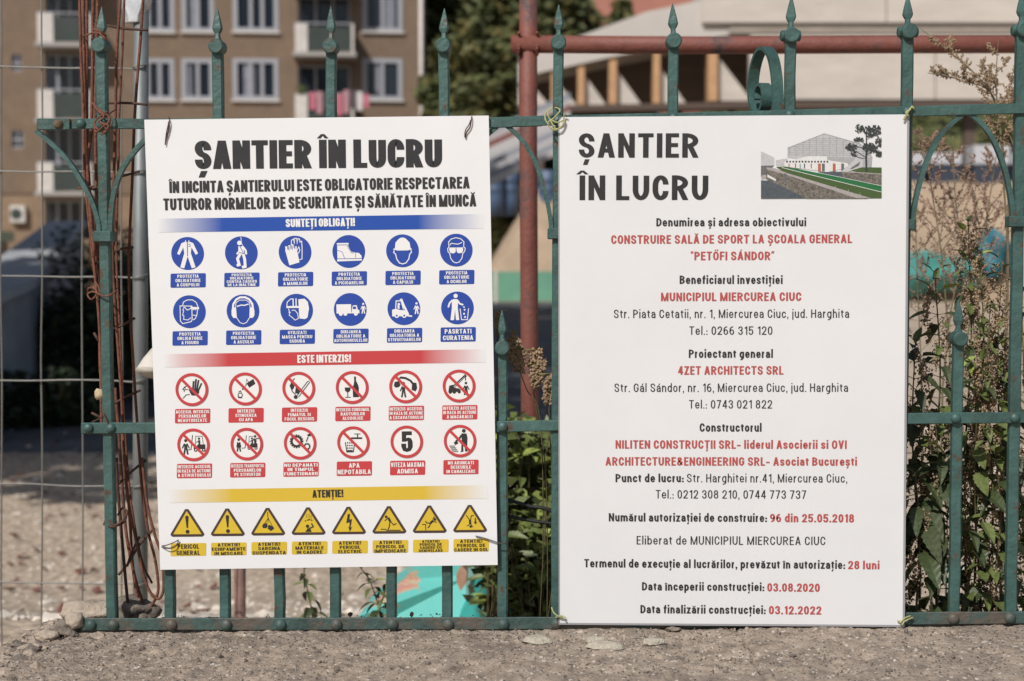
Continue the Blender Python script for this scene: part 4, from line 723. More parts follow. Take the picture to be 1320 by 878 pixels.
# ------------------------------------------------------------------ the concrete wall top under the fence
def zrail(x): # rail underside height along the fence
    return P(105, 812.5, -.012).z + (P(1302, 803.5, -.012).z - P(105, 812.5, -.012).z) * (x - P(105, 812, 0).x) / (P(1302, 803, 0).x - P(105, 812, 0).x)
def plinth():
    x0, x1, y0, y1 = -1.30, 1.45, -.62, .17; st = .0037; nx = int((x1 - x0) / st); ny = int((y1 - y0) / st); vs = []; fs = []
    for j in range(ny + 1):
        y = y0 + (y1 - y0) * j / ny; edge = -.905 - .10 * max(0, -y) / .1 * .55 + .05 * noise.noise(Vector((y * 9, 3, 1))) + (-.02 if y > .05 else 0)
        for i in range(nx + 1):
            x = x0 + (x1 - x0) * i / nx; v = Vector((x, y, 0))
            h = .0045 * noise.noise(v * 7) + .0026 * noise.noise(v * 27 + Vector((5, 0, 0))) + .0024 * noise.noise(v * 75) + .0024 * noise.noise(v * 150)
            e = noise.noise(v * 55 + Vector((9, 9, 0))); h += .0035 * max(0, e - .28) * 2.2      # grit standing proud
            p = noise.noise(v * 38 + Vector((1, 4, 7))); h -= .012 * max(0, p - .36) * 2
            if abs(x - (.332 + .012 * noise.noise(Vector((y * 20, 0, 0))))) < .0035: h -= .006    # the joint
            z = zrail(x) - .0045 + h
            d = edge - x
            if d > -.05: z -= .35 * max(0, d + .05) ** 1.5 * 2.2 + (.035 * abs(noise.noise(v * 22)) * min(1, (d + .05) * 12)) + .02 * max(0, noise.noise(v * 45)) * min(1, (d + .05) * 12)
            if d > .10: z -= (d - .10) * 4.5
            yb = .10 + .05 * noise.noise(Vector((x * 6, 1, 1))) if x < -.60 else .024
            if y > yb: z -= (y - yb) * 6
            vs.append(Vector((x, y, max(z, .2))))
    for j in range(ny):
        for i in range(nx): a = j * (nx + 1) + i; fs.append((a, a + 1, a + nx + 2, a + nx + 1))
    def skirt(idx):
        b = len(vs)
        for k in idx: vs.append(Vector((vs[k].x, vs[k].y, -.3)))
        for k in range(len(idx) - 1): fs.append((idx[k], idx[k + 1], b + k + 1, b + k))
    skirt(list(range(nx + 1))); skirt(list(range(ny * (nx + 1), (ny + 1) * (nx + 1)))); skirt([j * (nx + 1) + nx for j in range(ny + 1)])
    mb = MB(); mb.v = vs; mb.f = fs; mb.mi = [0] * len(fs)
    return mb.build('concrete_wall', concrete, None, origin=(0, 0, 0), smooth=True, fixn=False)
tag(plinth(), 'low weathered grey brown concrete wall with a broken left end carrying the iron fence', 'wall')
gritm = mat('grit', (.33, .265, .21), .95, var=.5, vscale=160); gritd = mat('grit_dark', (.15, .125, .105), .95, var=.4, vscale=160)
rnd = random.Random(11); mb = MB()
for i in range(2400):
    x = rnd.uniform(-.98, 1.2); y = rnd.uniform(-.30, .10); r = rnd.uniform(.0008, .0019) if rnd.random() < .97 else rnd.uniform(.0025, .0048)
    if x < -.93 - .55 * max(0, -y): continue
    mb.rock((x, y, zrail(x) - .003), (r * rnd.uniform(.8, 1.5), r * rnd.uniform(.8, 1.5), r), i, 0, mi=int(rnd.random() < .4), amp=.4)
tag(mb.build('grit', [gritm, gritd], None, origin=(0, 0, .95)), kind='stuff')
mb = MB()
for i in range(260):
    t = rnd.random(); x = -.925 + rnd.gauss(0, .045) - .05 * t; y = rnd.uniform(-.28, .08); r = rnd.uniform(.004, .013)
    mb.rock((x, y, zrail(x) - .006 - .5 * max(0, -.92 - x)), (r * 1.3, r, r * .7), i + 50, 1, mi=int(rnd.random() < .35), amp=.5)
tag(mb.build('rubble', [gritm, gritd], None, origin=(-.92, 0, .93)), kind='stuff')
lich = mat('lichen', (.44, .40, .32), .95, var=.25, vscale=120, bump=1, bscale=300)
def lichen(px, py, rx, ry, seed, label):
    # a crusty patch lying on the wall top
    z = .0; c = None
    for k in range(30):
        d = ray(px, py); t = (zrail(c.x if c else 0) - CAM_LOC.z + .001) / d.z; c = CAM_LOC + d * t
    mb = MB(); n = 26; top = []; 
    for k in range(n):
        a = 6.283 * k / n; q = 1 + .5 * noise.noise(Vector((math.cos(a) * 1.6 + seed, math.sin(a) * 1.6, seed))) + .25 * noise.noise(Vector((math.cos(a) * 5 + seed, math.sin(a) * 5, 2)))
        top.append((rx * q * math.cos(a), ry * q * math.sin(a)))
    vs = [c + Vector((x, y, -.004)) for x, y in top] + [c + Vector((x * .86, y * .86, .0022 + .0012 * noise.noise(Vector((x * 200, y * 200, 1))))) for x, y in top] + [c + Vector((x * .45, y * .45, .0036 + .001 * noise.noise(Vector((x * 300, y * 300, 4))))) for x, y in top] + [c + Vector((0, 0, .0034))]
    fs = [(k, (k + 1) % n, n + (k + 1) % n, n + k) for k in range(n)] + [(n + k, n + (k + 1) % n, 2 * n + (k + 1) % n, 2 * n + k) for k in range(n)] + [(2 * n + k, 2 * n + (k + 1) % n, 3 * n) for k in range(n)]
    tag(mb.add(vs, fs).build('lichen_patch', lich, None, origin=c, smooth=True), label, 'lichen')
lichen(694, 823, .024, .020, 1, 'pale lichen patch on the wall top below the left corner of the text board')
lichen(782, 831, .034, .018, 2.4, 'largest pale lichen patch on the wall top below the text board')
lichen(842, 826, .019, .012, 5.1, 'small faint lichen patch right of the largest one on the wall top')
lichen(768, 824, .018, .012, 7.7, 'small pale lichen patch touching the left side of the largest one')
stm = mat('field_stone', (.40, .33, .26), .9, var=.3, vscale=30, bump=1, bscale=120)
stg = mat('conglomerate_stone', (.20, .165, .135), .95, var=.6, vscale=60, bump=1, bscale=90)
def stone(px, py, d, seed, m, label, Y=.07, name='stone'):
    c = P(px, py, Y); mb = MB().rock(c, d, seed, 3, amp=.32); return tag(mb.build(name, m, None, origin=c - Vector((0, 0, d[2])), smooth=True), label, 'stone')
stone(121, 788, (.052, .035, .021), 3, stm, 'flat light brown stone lying at the foot of the left post')
stone(168, 786, (.048, .035, .025), 8, stg, 'dark rough stone between the left post and the galvanised tube')
stone(187, 796, (.022, .03, .022), 13, stg, 'small dark stone at the foot of the galvanised tube')
stone(868, 811, (.014, .006, .004), 17, stg, 'small dark pebble under the lower edge of the text board', Y=-.03)
stone(96, 800, (.020, .02, .014), 21, stm, 'crumbling lump of mortar left of the bottom rail end', Y=-.01)
stone(80, 812, (.022, .02, .014), 25, stg, 'lump of broken concrete at the left end of the wall', Y=-.02)
stone(62, 820, (.018, .018, .011), 29, stm, 'smallest broken lump at the far left end of the wall', Y=-.05)

# ------------------------------------------------------------------ ground: one sheet to the horizon
def gz(x, y):
    b = .52 * max(0, min(1, (4.2 - y) / 2.6)) ** 1.3
    return b + .03 * noise.noise(Vector((x * .5, y * .5, 0))) + (.012 * noise.noise(Vector((x * 2.5, y * 2.5, 3))) if y < 30 else 0)
gm = bpy.data.materials.new('gravel_ground'); gm.use_nodes = True; N = gm.node_tree.nodes; L = gm.node_tree.links
tc = N.new('ShaderNodeTexCoord'); b = N['Principled BSDF']; b.inputs['Roughness'].default_value = .95
n1 = N.new('ShaderNodeTexNoise'); n1.inputs['Scale'].default_value = .9; n1.inputs['Detail'].default_value = 9; L.new(tc.outputs['Object'], n1.inputs[0])
r1 = N.new('ShaderNodeValToRGB'); L.new(n1.outputs[0], r1.inputs[0]); e = r1.color_ramp.elements
e[0].position = .3; e[0].color = (.43, .33, .24, 1); e[1].position = .7; e[1].color = (.60, .485, .37, 1)
n2 = N.new('ShaderNodeTexNoise'); n2.inputs['Scale'].default_value = 26; n2.inputs['Detail'].default_value = 6; L.new(tc.outputs['Object'], n2.inputs[0])
r2 = N.new('ShaderNodeValToRGB'); L.new(n2.outputs[0], r2.inputs[0]); r2.color_ramp.elements[0].position = .35; r2.color_ramp.elements[0].color = (.5, .5, .5, 1); r2.color_ramp.elements[1].position = .68; r2.color_ramp.elements[1].color = (1.25, 1.25, 1.25, 1)
mx = N.new('ShaderNodeMix'); mx.data_type = 'RGBA'; mx.blend_type = 'MULTIPLY'; mx.inputs[0].default_value = 1; L.new(r1.outputs[0], mx.inputs[6]); L.new(r2.outputs[0], mx.inputs[7]); L.new(mx.outputs[2], b.inputs['Base Color'])
bp = N.new('ShaderNodeBump'); bp.inputs['Strength'].default_value = .7; bp.inputs['Distance'].default_value = .02; L.new(n2.outputs[0], bp.inputs['Height']); L.new(bp.outputs[0], b.inputs['Normal'])
ys = [.0 + .12 * k for k in range(60)] + [7.2 + .4 * k for k in range(60)] + [31.2 + 3 * k for k in range(14)] + [80, 110, 160, 260, 500, 900]
ys = [-60, -30, -15, -8, -4, -2, -1] + ys
xs = [-900, -400, -150, -70, -40, -25] + [-16 + .4 * k for k in range(20)] + [-8 + .16 * k for k in range(100)] + [8 + .4 * k for k in range(21)] + [25, 40, 70, 150, 400, 900]
vs = [Vector((x, y, gz(x, y) if y > .1 else .0)) for y in ys for x in xs]; nx = len(xs)
mb = MB(); mb.add(vs, [(j * nx + i, j * nx + i + 1, (j + 1) * nx + i + 1, (j + 1) * nx + i) for j in range(len(ys) - 1) for i in range(nx - 1)])
tag(mb.build('ground', gm, None, smooth=True, fixn=False), kind='structure')
# loose stones and fallen leaves on it
peb = mat('loose_stone', (.56, .50, .43), .9, var=.45, vscale=6); rl = mat('fallen_leaf', (.15, .062, .045), .8, var=.4, vscale=30)
rnd = random.Random(21); mb = MB(); ml = MB()
for i in range(5200):
    y = 1.6 + 10.5 * rnd.random() ** 1.1; x = rnd.uniform(-.42, .42) * (y + 2.5) * 1.1; r = rnd.uniform(.006, .016) if rnd.random() < .9 else rnd.uniform(.02, .045)
    mb.rock((x, y, gz(x, y)), (r, r * rnd.uniform(.7, 1.2), r * .6), i, 0, amp=.5)
tag(mb.build('loose_stones', peb, None), kind='stuff')
for i in range(420):
    y = 2 + 13 * rnd.random(); x = rnd.uniform(-.42, .42) * (y + 2.5) * 1.1
    if i % 3: x, y = x * .2 - .33 * (y + 2.5), y
    c = Vector((x, y, gz(x, y) + .014)); a = rnd.random() * 6.28; r = rnd.uniform(.018, .04); u = Vector((math.cos(a), math.sin(a), rnd.uniform(-.3, .3))) * r; v = Vector((-math.sin(a), math.cos(a), rnd.uniform(-.3, .5))) * r * .7
    ml.add([c - u, c - u * .2 + v, c + u + Vector((0, 0, r * .4)), c - u * .1 - v], [(0, 1, 2, 3)])
tag(ml.build('fallen_leaves', rl, None, fixn=False), kind='stuff')

# ------------------------------------------------------------------ foliage helpers
def leaves(mb, c, rad, n, size, rnd, flat=.5, mi=0, hollow=.35):
    for i in range(n):
        while True:
            p = Vector((rnd.uniform(-1, 1), rnd.uniform(-1, 1), rnd.uniform(-1, 1)))
            if hollow < p.length < 1: break
        q = c + Vector((p.x * rad[0], p.y * rad[1], p.z * rad[2])); a = Vector((rnd.gauss(0, 1), rnd.gauss(0, 1), rnd.gauss(0, 1) * flat)).normalized(); b = a.cross(Vector((rnd.gauss(0, 1), rnd.gauss(0, 1), rnd.gauss(0, 1)))).normalized()
        s_ = size * rnd.uniform(.6, 1.4); k = len(mb.v)
        mb.v += [q - a * s_, q + b * s_ * .45, q + a * s_, q - b * s_ * .45]; mb.f.append((k, k + 1, k + 2, k + 3)); mb.mi.append(mi)
barkm = mat('bark', (.11, .08, .06), .95, var=.4, vscale=12, bump=1, bscale=30)
fir_m = mat('fir_needles', (.085, .10, .034), .7, var=.5, vscale=1.2, col2=(.22, .18, .06), c2scale=1.1, c2at=.50, c2w=.12)
oak_m = mat('autumn_leaves', (.085, .10, .028), .7, var=.5, vscale=.8, col2=(.17, .12, .03), c2scale=.9, c2at=.58, c2w=.1)
def tree(name, label, x, y, h, r, m, kind='round', n=5000, size=.18, seed=1, trunk_h=None, group=None, z0=0):
    rnd = random.Random(seed); t = thing(name, label, 'tree', (x, y, z0), group); th = trunk_h or h * .35
    mb = MB(); top = Vector((x + rnd.uniform(-.3, .3), y, z0 + h * .8)); mb.tube(smooth_path([(x, y, z0 - .2), (x + .05, y, z0 + th * .5), (x - .03, y + .05, z0 + th), top], 4), [.045 * h * .5 * (1 - .85 * k / 12) + .02 for k in range(13)], 9)
    for k in range(11):
        f = .35 + .6 * k / 11; a = k * 2.4; L_ = r * (1.05 - f * .8 if kind == 'fir' else .8); p = Vector((x, y, z0 + h * f * .85)); mb.tube([p, p + Vector((math.cos(a) * L_ * .5, math.sin(a) * L_ * .5, L_ * (.1 if kind == 'fir' else .3))), p + Vector((math.cos(a) * L_, math.sin(a) * L_, (-.05 if kind == 'fir' else .5) * L_))], [.012 * h * .4, .02, .008], 5)
    mb.build('trunk', barkm, t, smooth=True); mb = MB()
    if kind == 'fir':
        tiers = int(h * 1.6)
        for k in range(tiers):
            f = k / tiers; zz = z0 + th * .4 + (h - th * .4) * f; rr = r * (1 - f) ** .8 + .15; nb = 7
            for j in range(nb):
                a = j * 6.283 / nb + k * 1.1 + rnd.uniform(-.3, .3); L_ = rr * rnd.uniform(.75, 1.15)
                leaves(mb, Vector((x + math.cos(a) * L_ * .62, y + math.sin(a) * L_ * .62, zz - L_ * .12)), (L_ * .42 + .1, L_ * .42 + .1, h / tiers * .55), max(3, int(n / tiers / nb)), size, rnd, hollow=0)
    else:
        for k in range(26):
            a = rnd.uniform(0, 6.28); b = rnd.uniform(-.7, 1); rr = r * rnd.uniform(.45, .78); cr = r * rnd.uniform(.26, .48)
            zc = z0 + th + (h - th) * .5 + b * (h - th) * .40; leaves(mb, Vector((x + math.cos(a) * rr * math.sqrt(1 - b * b * .6), y + math.sin(a) * rr * math.sqrt(1 - b * b * .6), zc)), (cr, cr, cr * .8), n // 26, size, rnd)
    mb.build('crown', m, t, fixn=False); return t

# ------------------------------------------------------------------ apartment block
PSI = R(8); D0 = Vector((0, 58.0, 0)); TU = Vector((math.cos(PSI), math.sin(PSI), 0)); NF = Vector((math.sin(PSI), -math.cos(PSI), 0))
def fu(px, py): q = PN(px, py, D0, NF) - D0; return q.dot(TU), q.z      # along the facade, height
def FW(u, z, d=0): return D0 + TU * u + Vector((0, 0, z)) + NF * d       # d: out towards the street
plast = mat('brown_render', (.195, .138, .097), .95, var=.12, vscale=2.2, col2=(.14, .10, .075), c2scale=.8, c2at=.6, c2w=.15)
plast2 = mat('stone_base_render', (.26, .18, .12), .95, var=.15, vscale=3)
wframe = mat('window_frame_white', (.34, .345, .375), .5); wframe2 = mat('weathered_white', (.60, .56, .52), .8, var=.12, vscale=3)
glass = mat('window_glass_dark', (.018, .024, .036), .12, spec=.5); curtain = mat('curtain', (.22, .23, .27), .9, var=.3, vscale=6)
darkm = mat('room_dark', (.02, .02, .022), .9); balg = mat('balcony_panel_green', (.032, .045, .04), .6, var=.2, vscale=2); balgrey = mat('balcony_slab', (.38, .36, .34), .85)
blk = thing('apartment_block', 'brown four storey apartment block with white framed windows and stacked balconies on the left', 'building', FW(-10, 0))
holes = []
def rect(px0, py0, px1, py1):
    cx, cy = (px0 + px1) / 2, (py0 + py1) / 2; u0, _ = fu(px0, cy); u1, _ = fu(px1, cy); _, z1 = fu(cx, py0); _, z0 = fu(cx, py1); return u0, z0, u1, z1
WINS = []
for cols in ((190, 222, 2), (237, 273, 2), (303, 356, 3), (470, 516, 2)):
    for y0, y1 in ((-95, -46), (-10, 39), (78, 127), (165, 214), (253, 302)): WINS.append((cols[0], y0, cols[1], y1, cols[2]))
BALS = []
for k, (y0, y1, pt) in enumerate(((-97, -55, -55), (-22, 24, 24), (69, 122, 121), (163, 214, 213), (258, 308, None))): BALS.append(('L', 58, 120, y0, y1, pt))
for k, (y0, y1, pt) in enumerate(((-90, -45, -45), (-5, 40, 37), (84, 132, 126), (172, 220, 214), (258, 308, None))): BALS.append(('R', 384, 452, y0, y1, pt))
SMALL = [(15, 70, 28, 92), (15, 168, 30, 191), (15, 265, 34, 287)]
for w_ in WINS: holes.append(rect(*w_[:4]))
for b_ in BALS: holes.append(rect(b_[1], b_[3], b_[2], b_[4]))
for s_ in SMALL: holes.append(rect(*s_))
UL, UR = fu(-420, 200)[0], fu(549, 200)[0]; ZT = 14.6; zbase = fu(100, 248)[1]
us = sorted(set([UL, UR] + [h[0] for h in holes] + [h[2] for h in holes])); zs = sorted(set([-.3, ZT, zbase] + [h[1] for h in holes] + [h[3] for h in holes]))
mb = MB()
for i in range(len(us) - 1):
    for j in range(len(zs) - 1):
        uc, zc = (us[i] + us[i + 1]) / 2, (zs[j] + zs[j + 1]) / 2
        if any(h[0] < uc < h[2] and h[1] < zc < h[3] for h in holes): continue
        mb.add([FW(us[i], zs[j]), FW(us[i + 1], zs[j]), FW(us[i + 1], zs[j + 1]), FW(us[i], zs[j + 1])], [(0, 1, 2, 3)], 1 if zc < zbase else 0)
for h in holes:
    a = [FW(h[0], h[1]), FW(h[2], h[1]), FW(h[2], h[3]), FW(h[0], h[3])]; bk = [p - NF * .28 for p in a]
    mb.add(a + bk, [(0, 1, 5, 4), (1, 2, 6, 5), (2, 3, 7, 6), (3, 0, 4, 7)], 0)
A = [FW(UR, -.3), FW(UR, ZT), FW(UL, ZT), FW(UL, -.3)]; Bk = [p - NF * 11 for p in A]
mb.add(A + Bk, [(0, 1, 5, 4), (1, 2, 6, 5), (2, 3, 7, 6), (4, 5, 6, 7)], 0)
mb.build('wall', [plast, plast2], blk, fixn=False)
def fbox(mb, u0, u1, z0, z1, d0, d1, mi=0):
    vs = [FW(u, z, d) for u in (u0, u1) for z in (z0, z1) for d in (d0, d1)]
    mb.add(vs, [(0, 1, 3, 2), (4, 6, 7, 5), (0, 4, 5, 1), (2, 3, 7, 6), (0, 2, 6, 4), (1, 5, 7, 3)], mi)
mb = MB(); fbox(mb, UL - .5, UR + .5, ZT, ZT + .3, -11.5, .6); mb.build('roof', balgrey, blk)
mb = MB(); fbox(mb, UL, UR, zbase - .06, zbase + .06, .002, .06); mb.build('string_course', plast, blk)
mb = MB(); u = fu(546, 90)[0]; mb.tube([FW(u - .1, .2, .1), FW(u - .1, 14.2, .1)], .09, 10); mb.build('downpipe', wframe2, blk, smooth=True)
def window(h, nleaf, curt=0):
    u0, z0, u1, z1 = h; mb = MB(); f = .10; fbox(mb, u0 - .09, u0 + f, z0 - .06, z1 + .08, -.12, .03); fbox(mb, u1 - f, u1 + .09, z0 - .06, z1 + .08, -.12, .03)
    fbox(mb, u0 + f, u1 - f, z1 - f, z1 + .08, -.12, .028); fbox(mb, u0 + f, u1 - f, z0 - .06, z0 + f, -.12, .028)
    for k in range(1, nleaf): c = u0 + (u1 - u0) * (k / nleaf if nleaf < 3 else (.38, .66)[k - 1]); fbox(mb, c - .07, c + .07, z0 + f, z1 - f, -.11, .01)
    w_ = mb.build('window', wframe, blk); mb = MB(); fbox(mb, u0 - .15, u1 + .15, z0 - .14, z0 - .062, -.05, .14); mb.build('sill', wframe2, w_)
    mb = MB(); fbox(mb, u0 + f, u1 - f, z0 + f, z1 - f, -.10, -.08); mb.build('pane', glass, w_)
    if curt:
        mb = MB(); a = u0 + (u1 - u0) * rn.uniform(.1, .6); fbox(mb, a, a + (u1 - u0) * rn.uniform(.12, .28), z0 + f, z1 - f, -.079, -.074); mb.build('curtain', curtain, w_)
rn = random.Random(5)
for w_ in WINS: window(rect(*w_[:4]), w_[4], rn.random() < .7)
for s_ in SMALL[:2]:
    h = rect(*s_); mb = MB(); fbox(mb, h[0], h[2], h[1], h[3], -.1, -.06, 0); v = mb.build('vent_grille', wframe, blk); mb = MB()
    for k in range(2):
        for j in range(2): fbox(mb, h[0] + (h[2] - h[0]) * (.1 + .46 * k), h[0] + (h[2] - h[0]) * (.44 + .46 * k), h[1] + (h[3] - h[1]) * (.1 + .46 * j), h[1] + (h[3] - h[1]) * (.44 + .46 * j), -.058, -.05)
    tag(mb.build('vent_opening', glass, v), kind='stuff')
h = rect(*SMALL[2]); mb = MB(); fbox(mb, h[0], h[2], h[1], h[3], -.1, .28); v = mb.build('cooling_unit', wframe2, blk); mb = MB(); c = FW((h[0] + h[2]) / 2 - .05, (h[1] + h[3]) / 2, .285); mb.tube([c, c + NF * .02], .22, 16); mb.build('fan_grille', balg, v)
for side, x0, x1, y0, y1, pt in BALS:
    h = rect(x0, y0, x1, y1); u0, z0, u1, z1 = h
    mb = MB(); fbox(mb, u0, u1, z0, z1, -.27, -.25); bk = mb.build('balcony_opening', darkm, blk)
    mb = MB(); f = .09; n = 3 if side == 'L' else 2
    for c in [u0 + .05, u1 - .05] + [u0 + (u1 - u0) * (k + 1) / (n + 1) for k in range(n)]: fbox(mb, c - f * .6, c + f * .6, z0, z1 - .1, -.24, -.16)
    fbox(mb, u0, u1, z1 - .1, z1, -.24, -.15); mb.build('door_frame', wframe, bk)
    mb = MB()
    for k in range(n + 1):
        a = u0 + (u1 - u0) * k / (n + 1) + .1; fbox(mb, a, a + (u1 - u0) / (n + 1) - .2, z0 + .05, z1 - .15, -.245, -.235)
    tag(mb.build('door_pane', glass, bk), kind='stuff')
    if pt is None: continue
    _, zt = fu((x0 + x1) / 2, pt); zb = zt - 1.12
    ua, ub = u0 - .08, u1 + .12
    mb = MB(); fbox(mb, ua - .1, ub + .1, zb - .16, zb, .003, 1.25); bal = mb.build('balcony', balgrey, blk)
    mb = MB(); fbox(mb, ua, ua + (.62 if side == 'L' else .5), zb, zt, 1.1, 1.2); fbox(mb, ua, ua + .1, zb, zt, .003, 1.1); mb.build('white_parapet', wframe2, bal)
    mb = MB(); fbox(mb, ub - .1, ub, zb, zt, .003, 1.2); mb.build('side_parapet', wframe2, bal)
    mb = MB(); fbox(mb, ua + (.62 if side == 'L' else .5), ub - .1, zb + .05, zt - .1, 1.13, 1.17); mb.build('front_panel', balg, bal)
    mb = MB(); mb.tube([FW(ua, zt + .03, 1.15), FW(ub, zt + .03, 1.15)], .03, 8); mb.build('handrail', wframe, bal)
    if side == 'R' and pt == 126:
        cols_ = [mat('laundry_pink', (.55, .16, .22), .9), mat('laundry_white', (.62, .58, .58), .9), mat('laundry_dark', (.10, .08, .09), .9), mat('laundry_rose', (.45, .25, .28), .9)]
        for k in range(9):
            mb = MB(); a = ua + .6 + k * .27; fbox(mb, a, a + .22, zt - rn.uniform(.5, .85), zt + rn.uniform(.02, .22), 1.2, 1.25)
            tag(mb.build('laundry', cols_[(k * 3) % 4], None, origin=FW(a, zt - .8, 1.22)), '%s cloth hung out on the balcony rail, %s from the left' % (('pink', 'white', 'dark', 'rose')[(k * 3) % 4], ('first', 'second', 'third', 'fourth', 'fifth', 'sixth', 'seventh', 'eighth', 'ninth')[k]), 'laundry', 'laundry on the balcony rail')
        mb = MB(); leaves(mb, FW(ua + .3, zt + .15, 1.1), (.3, .2, .25), 160, .06, rn); tag(mb.build('balcony_plant', leafm, None, origin=FW(ua + .3, zt - .1, 1.1), fixn=False), 'small green plant on the balcony beside the laundry', 'plant')
aw = mat('pale_green_awning', (.30, .42, .34), .8)
t = thing('kiosk', 'small grey kiosk with a pale green awning at the foot of the apartment block', 'kiosk', FW(fu(10, 380)[0], 0, 3))
u0, u1 = fu(-40, 340)[0], fu(26, 340)[0]; mb = MB(); fbox(mb, u0, u1, 0, fu(10, 312)[1], 2, 3.6); mb.build('kiosk_body', mat('kiosk_grey', (.22, .2, .19), .9, var=.3, vscale=1.5), t)
mb = MB(); fbox(mb, u0 - .2, u1 + .2, fu(10, 312)[1] + .003, fu(10, 300)[1], 1.8, 4.1); mb.build('awning', aw, t)

# ------------------------------------------------------------------ trees behind
G = 'dark firs between the block and the hall'
for i, (px, D, h, r, lb) in enumerate(((580, 62, 17, 3.6, 'dark green fir right beside the corner of the apartment block'), (640, 56, 16, 3.4, 'broad dark fir left of the red upright pipe'), (720, 66, 18, 3.6, 'dark fir behind the red upright pipe and the hall roof'), (800, 84, 17, 3.8, 'fir furthest right, standing before the pink house'))):
    c = P(px, 300, D); tree('fir_tree', lb, c.x, c.y, h, r * 1.15, fir_m, 'fir', 13000, .26, 30 + i, group=G)
for i, (px, D, h, r, lb) in enumerate(((608, 52, 10, 1.9, 'bushy evergreen in front of the firs, left of the red upright pipe'), (604, 70, 15, 2.8, 'broad evergreen just behind the corner of the apartment block'), (672, 70, 15, 3.6, 'broad evergreen behind the red upright pipe'))):
    c = P(px, 300, D); tree('evergreen_tree', lb, c.x, c.y, h, r, fir_m, 'round', 9000, .26, 141 + i, trunk_h=2, group=G)
pinkm = mat('pink_render', (.40, .175, .13), .9, var=.1, vscale=.6)
pk = thing('pink_house', 'salmon pink house wall far behind the hall roof', 'house', P(790, 360, 96)); a = P(700, 60, 96); b_ = P(905, -60, 96)
mb = MB(); mb.bb((a.x, 96, 0), (b_.x, 106, b_.z)); mb.build('wall', pinkm, pk); mb = MB(); mb.bb((a.x - .6, 95.4, b_.z + .01), (b_.x + .6, 106.5, b_.z + .5)); mb.build('roof', mat('roof_tile', (.2, .07, .05), .8), pk)
for i, x in enumerate((a.x + 2, a.x + 6.5)):
    w1 = MB().bb((x, 95.93, 10), (x + 1.5, 96.05, 12)).build('window', wframe, pk); MB().bb((x + .15, 95.9, 10.15), (x + 1.35, 95.94, 11.85)).build('pane', glass, w1)
rnh = random.Random(77)
hill = MB(); nx = 60; hv = []
for j in range(14):
    for i in range(nx + 1):
        x = -220 + 440 * i / nx; y = 125 + j * 9; hv.append(Vector((x, y, 4 + j * 4.0 + 5 * noise.noise(Vector((x * .02, y * .02, 5))) + 1.6 * noise.noise(Vector((x * .2, y * .2, 5))))))
hill.add(hv, [(j * (nx + 1) + i, j * (nx + 1) + i + 1, (j + 1) * (nx + 1) + i + 1, (j + 1) * (nx + 1) + i) for j in range(13) for i in range(nx)])
b0 = len(hill.v); hill.v += [Vector((v.x, v.y, -1)) for v in hv[:nx + 1]]; hill.f += [(b0 + i, b0 + i + 1, i + 1, i) for i in range(nx)]; hill.mi += [0] * nx
tag(hill.build('wooded_hill', fir_m, None, smooth=True, fixn=False), kind='structure')
hl = MB()
for k in range(420): v = hv[rnh.randrange(len(hv) // 2)]; leaves(hl, v + Vector((rnh.uniform(-3, 3), 0, 2)), (4, 4, 3.5), 55, .7, rnh, hollow=.2)
tag(hl.build('distant_wood', oak_m, None, fixn=False), kind='stuff')
# unseen trees added off to the left to cast shade across the site
G2 = 'unseen trees added for shade along the left side of the site'
for i, (x, y, h, r) in enumerate(((-7.4, 4.4, 12, 3.7), (-6.9, 9.5, 17, 4.4), (-8.6, 15, 20, 4.8), (-12.0, 11, 18, 4.6), (-11.0, 21, 21, 5.2))):
    tree('shade_caster_tree', ('unseen leafy tree nearest the fence on the left, added for its shade', 'tall unseen shade-casting tree second from the fence on the left', 'tall unseen shade-casting tree in the middle of the left row', 'tall unseen shade-casting tree set back furthest left', 'tallest unseen shade-casting tree at the far end of the left row')[i], x, y, h, r, oak_m, 'round', 7500, .30, 60 + i, trunk_h=h * .38, group=G2)

# ------------------------------------------------------------------ dark shade sheet on the yard, embankment, hall
yard_m = mat('asphalt', (.085, .088, .095), .9, var=.35, vscale=1.4, col2=(.24, .19, .15), c2scale=.7, c2at=.60, c2w=.08, bump=.6, bscale=30)  # dark colour for a sheet added to deepen the tree shade on the ground
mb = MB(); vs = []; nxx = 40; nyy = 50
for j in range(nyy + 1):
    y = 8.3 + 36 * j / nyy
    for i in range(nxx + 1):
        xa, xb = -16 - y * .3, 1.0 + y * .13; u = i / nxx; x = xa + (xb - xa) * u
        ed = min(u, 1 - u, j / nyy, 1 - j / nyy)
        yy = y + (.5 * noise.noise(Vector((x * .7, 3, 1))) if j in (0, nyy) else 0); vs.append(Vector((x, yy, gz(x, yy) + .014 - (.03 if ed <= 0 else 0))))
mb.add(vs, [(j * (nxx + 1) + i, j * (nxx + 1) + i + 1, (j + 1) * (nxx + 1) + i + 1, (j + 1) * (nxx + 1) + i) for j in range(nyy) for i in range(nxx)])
tag(mb.build('yard_shade_sheet', yard_m, None, smooth=True, fixn=False), kind='structure')
sandm = mat('sandy_bank', (.36, .27, .19), .95, var=.25, vscale=.5, col2=(.25, .19, .14), c2scale=.35, c2at=.55, c2w=.2, bump=1, bscale=3)
mb = MB(); vs = []; nxx = 70
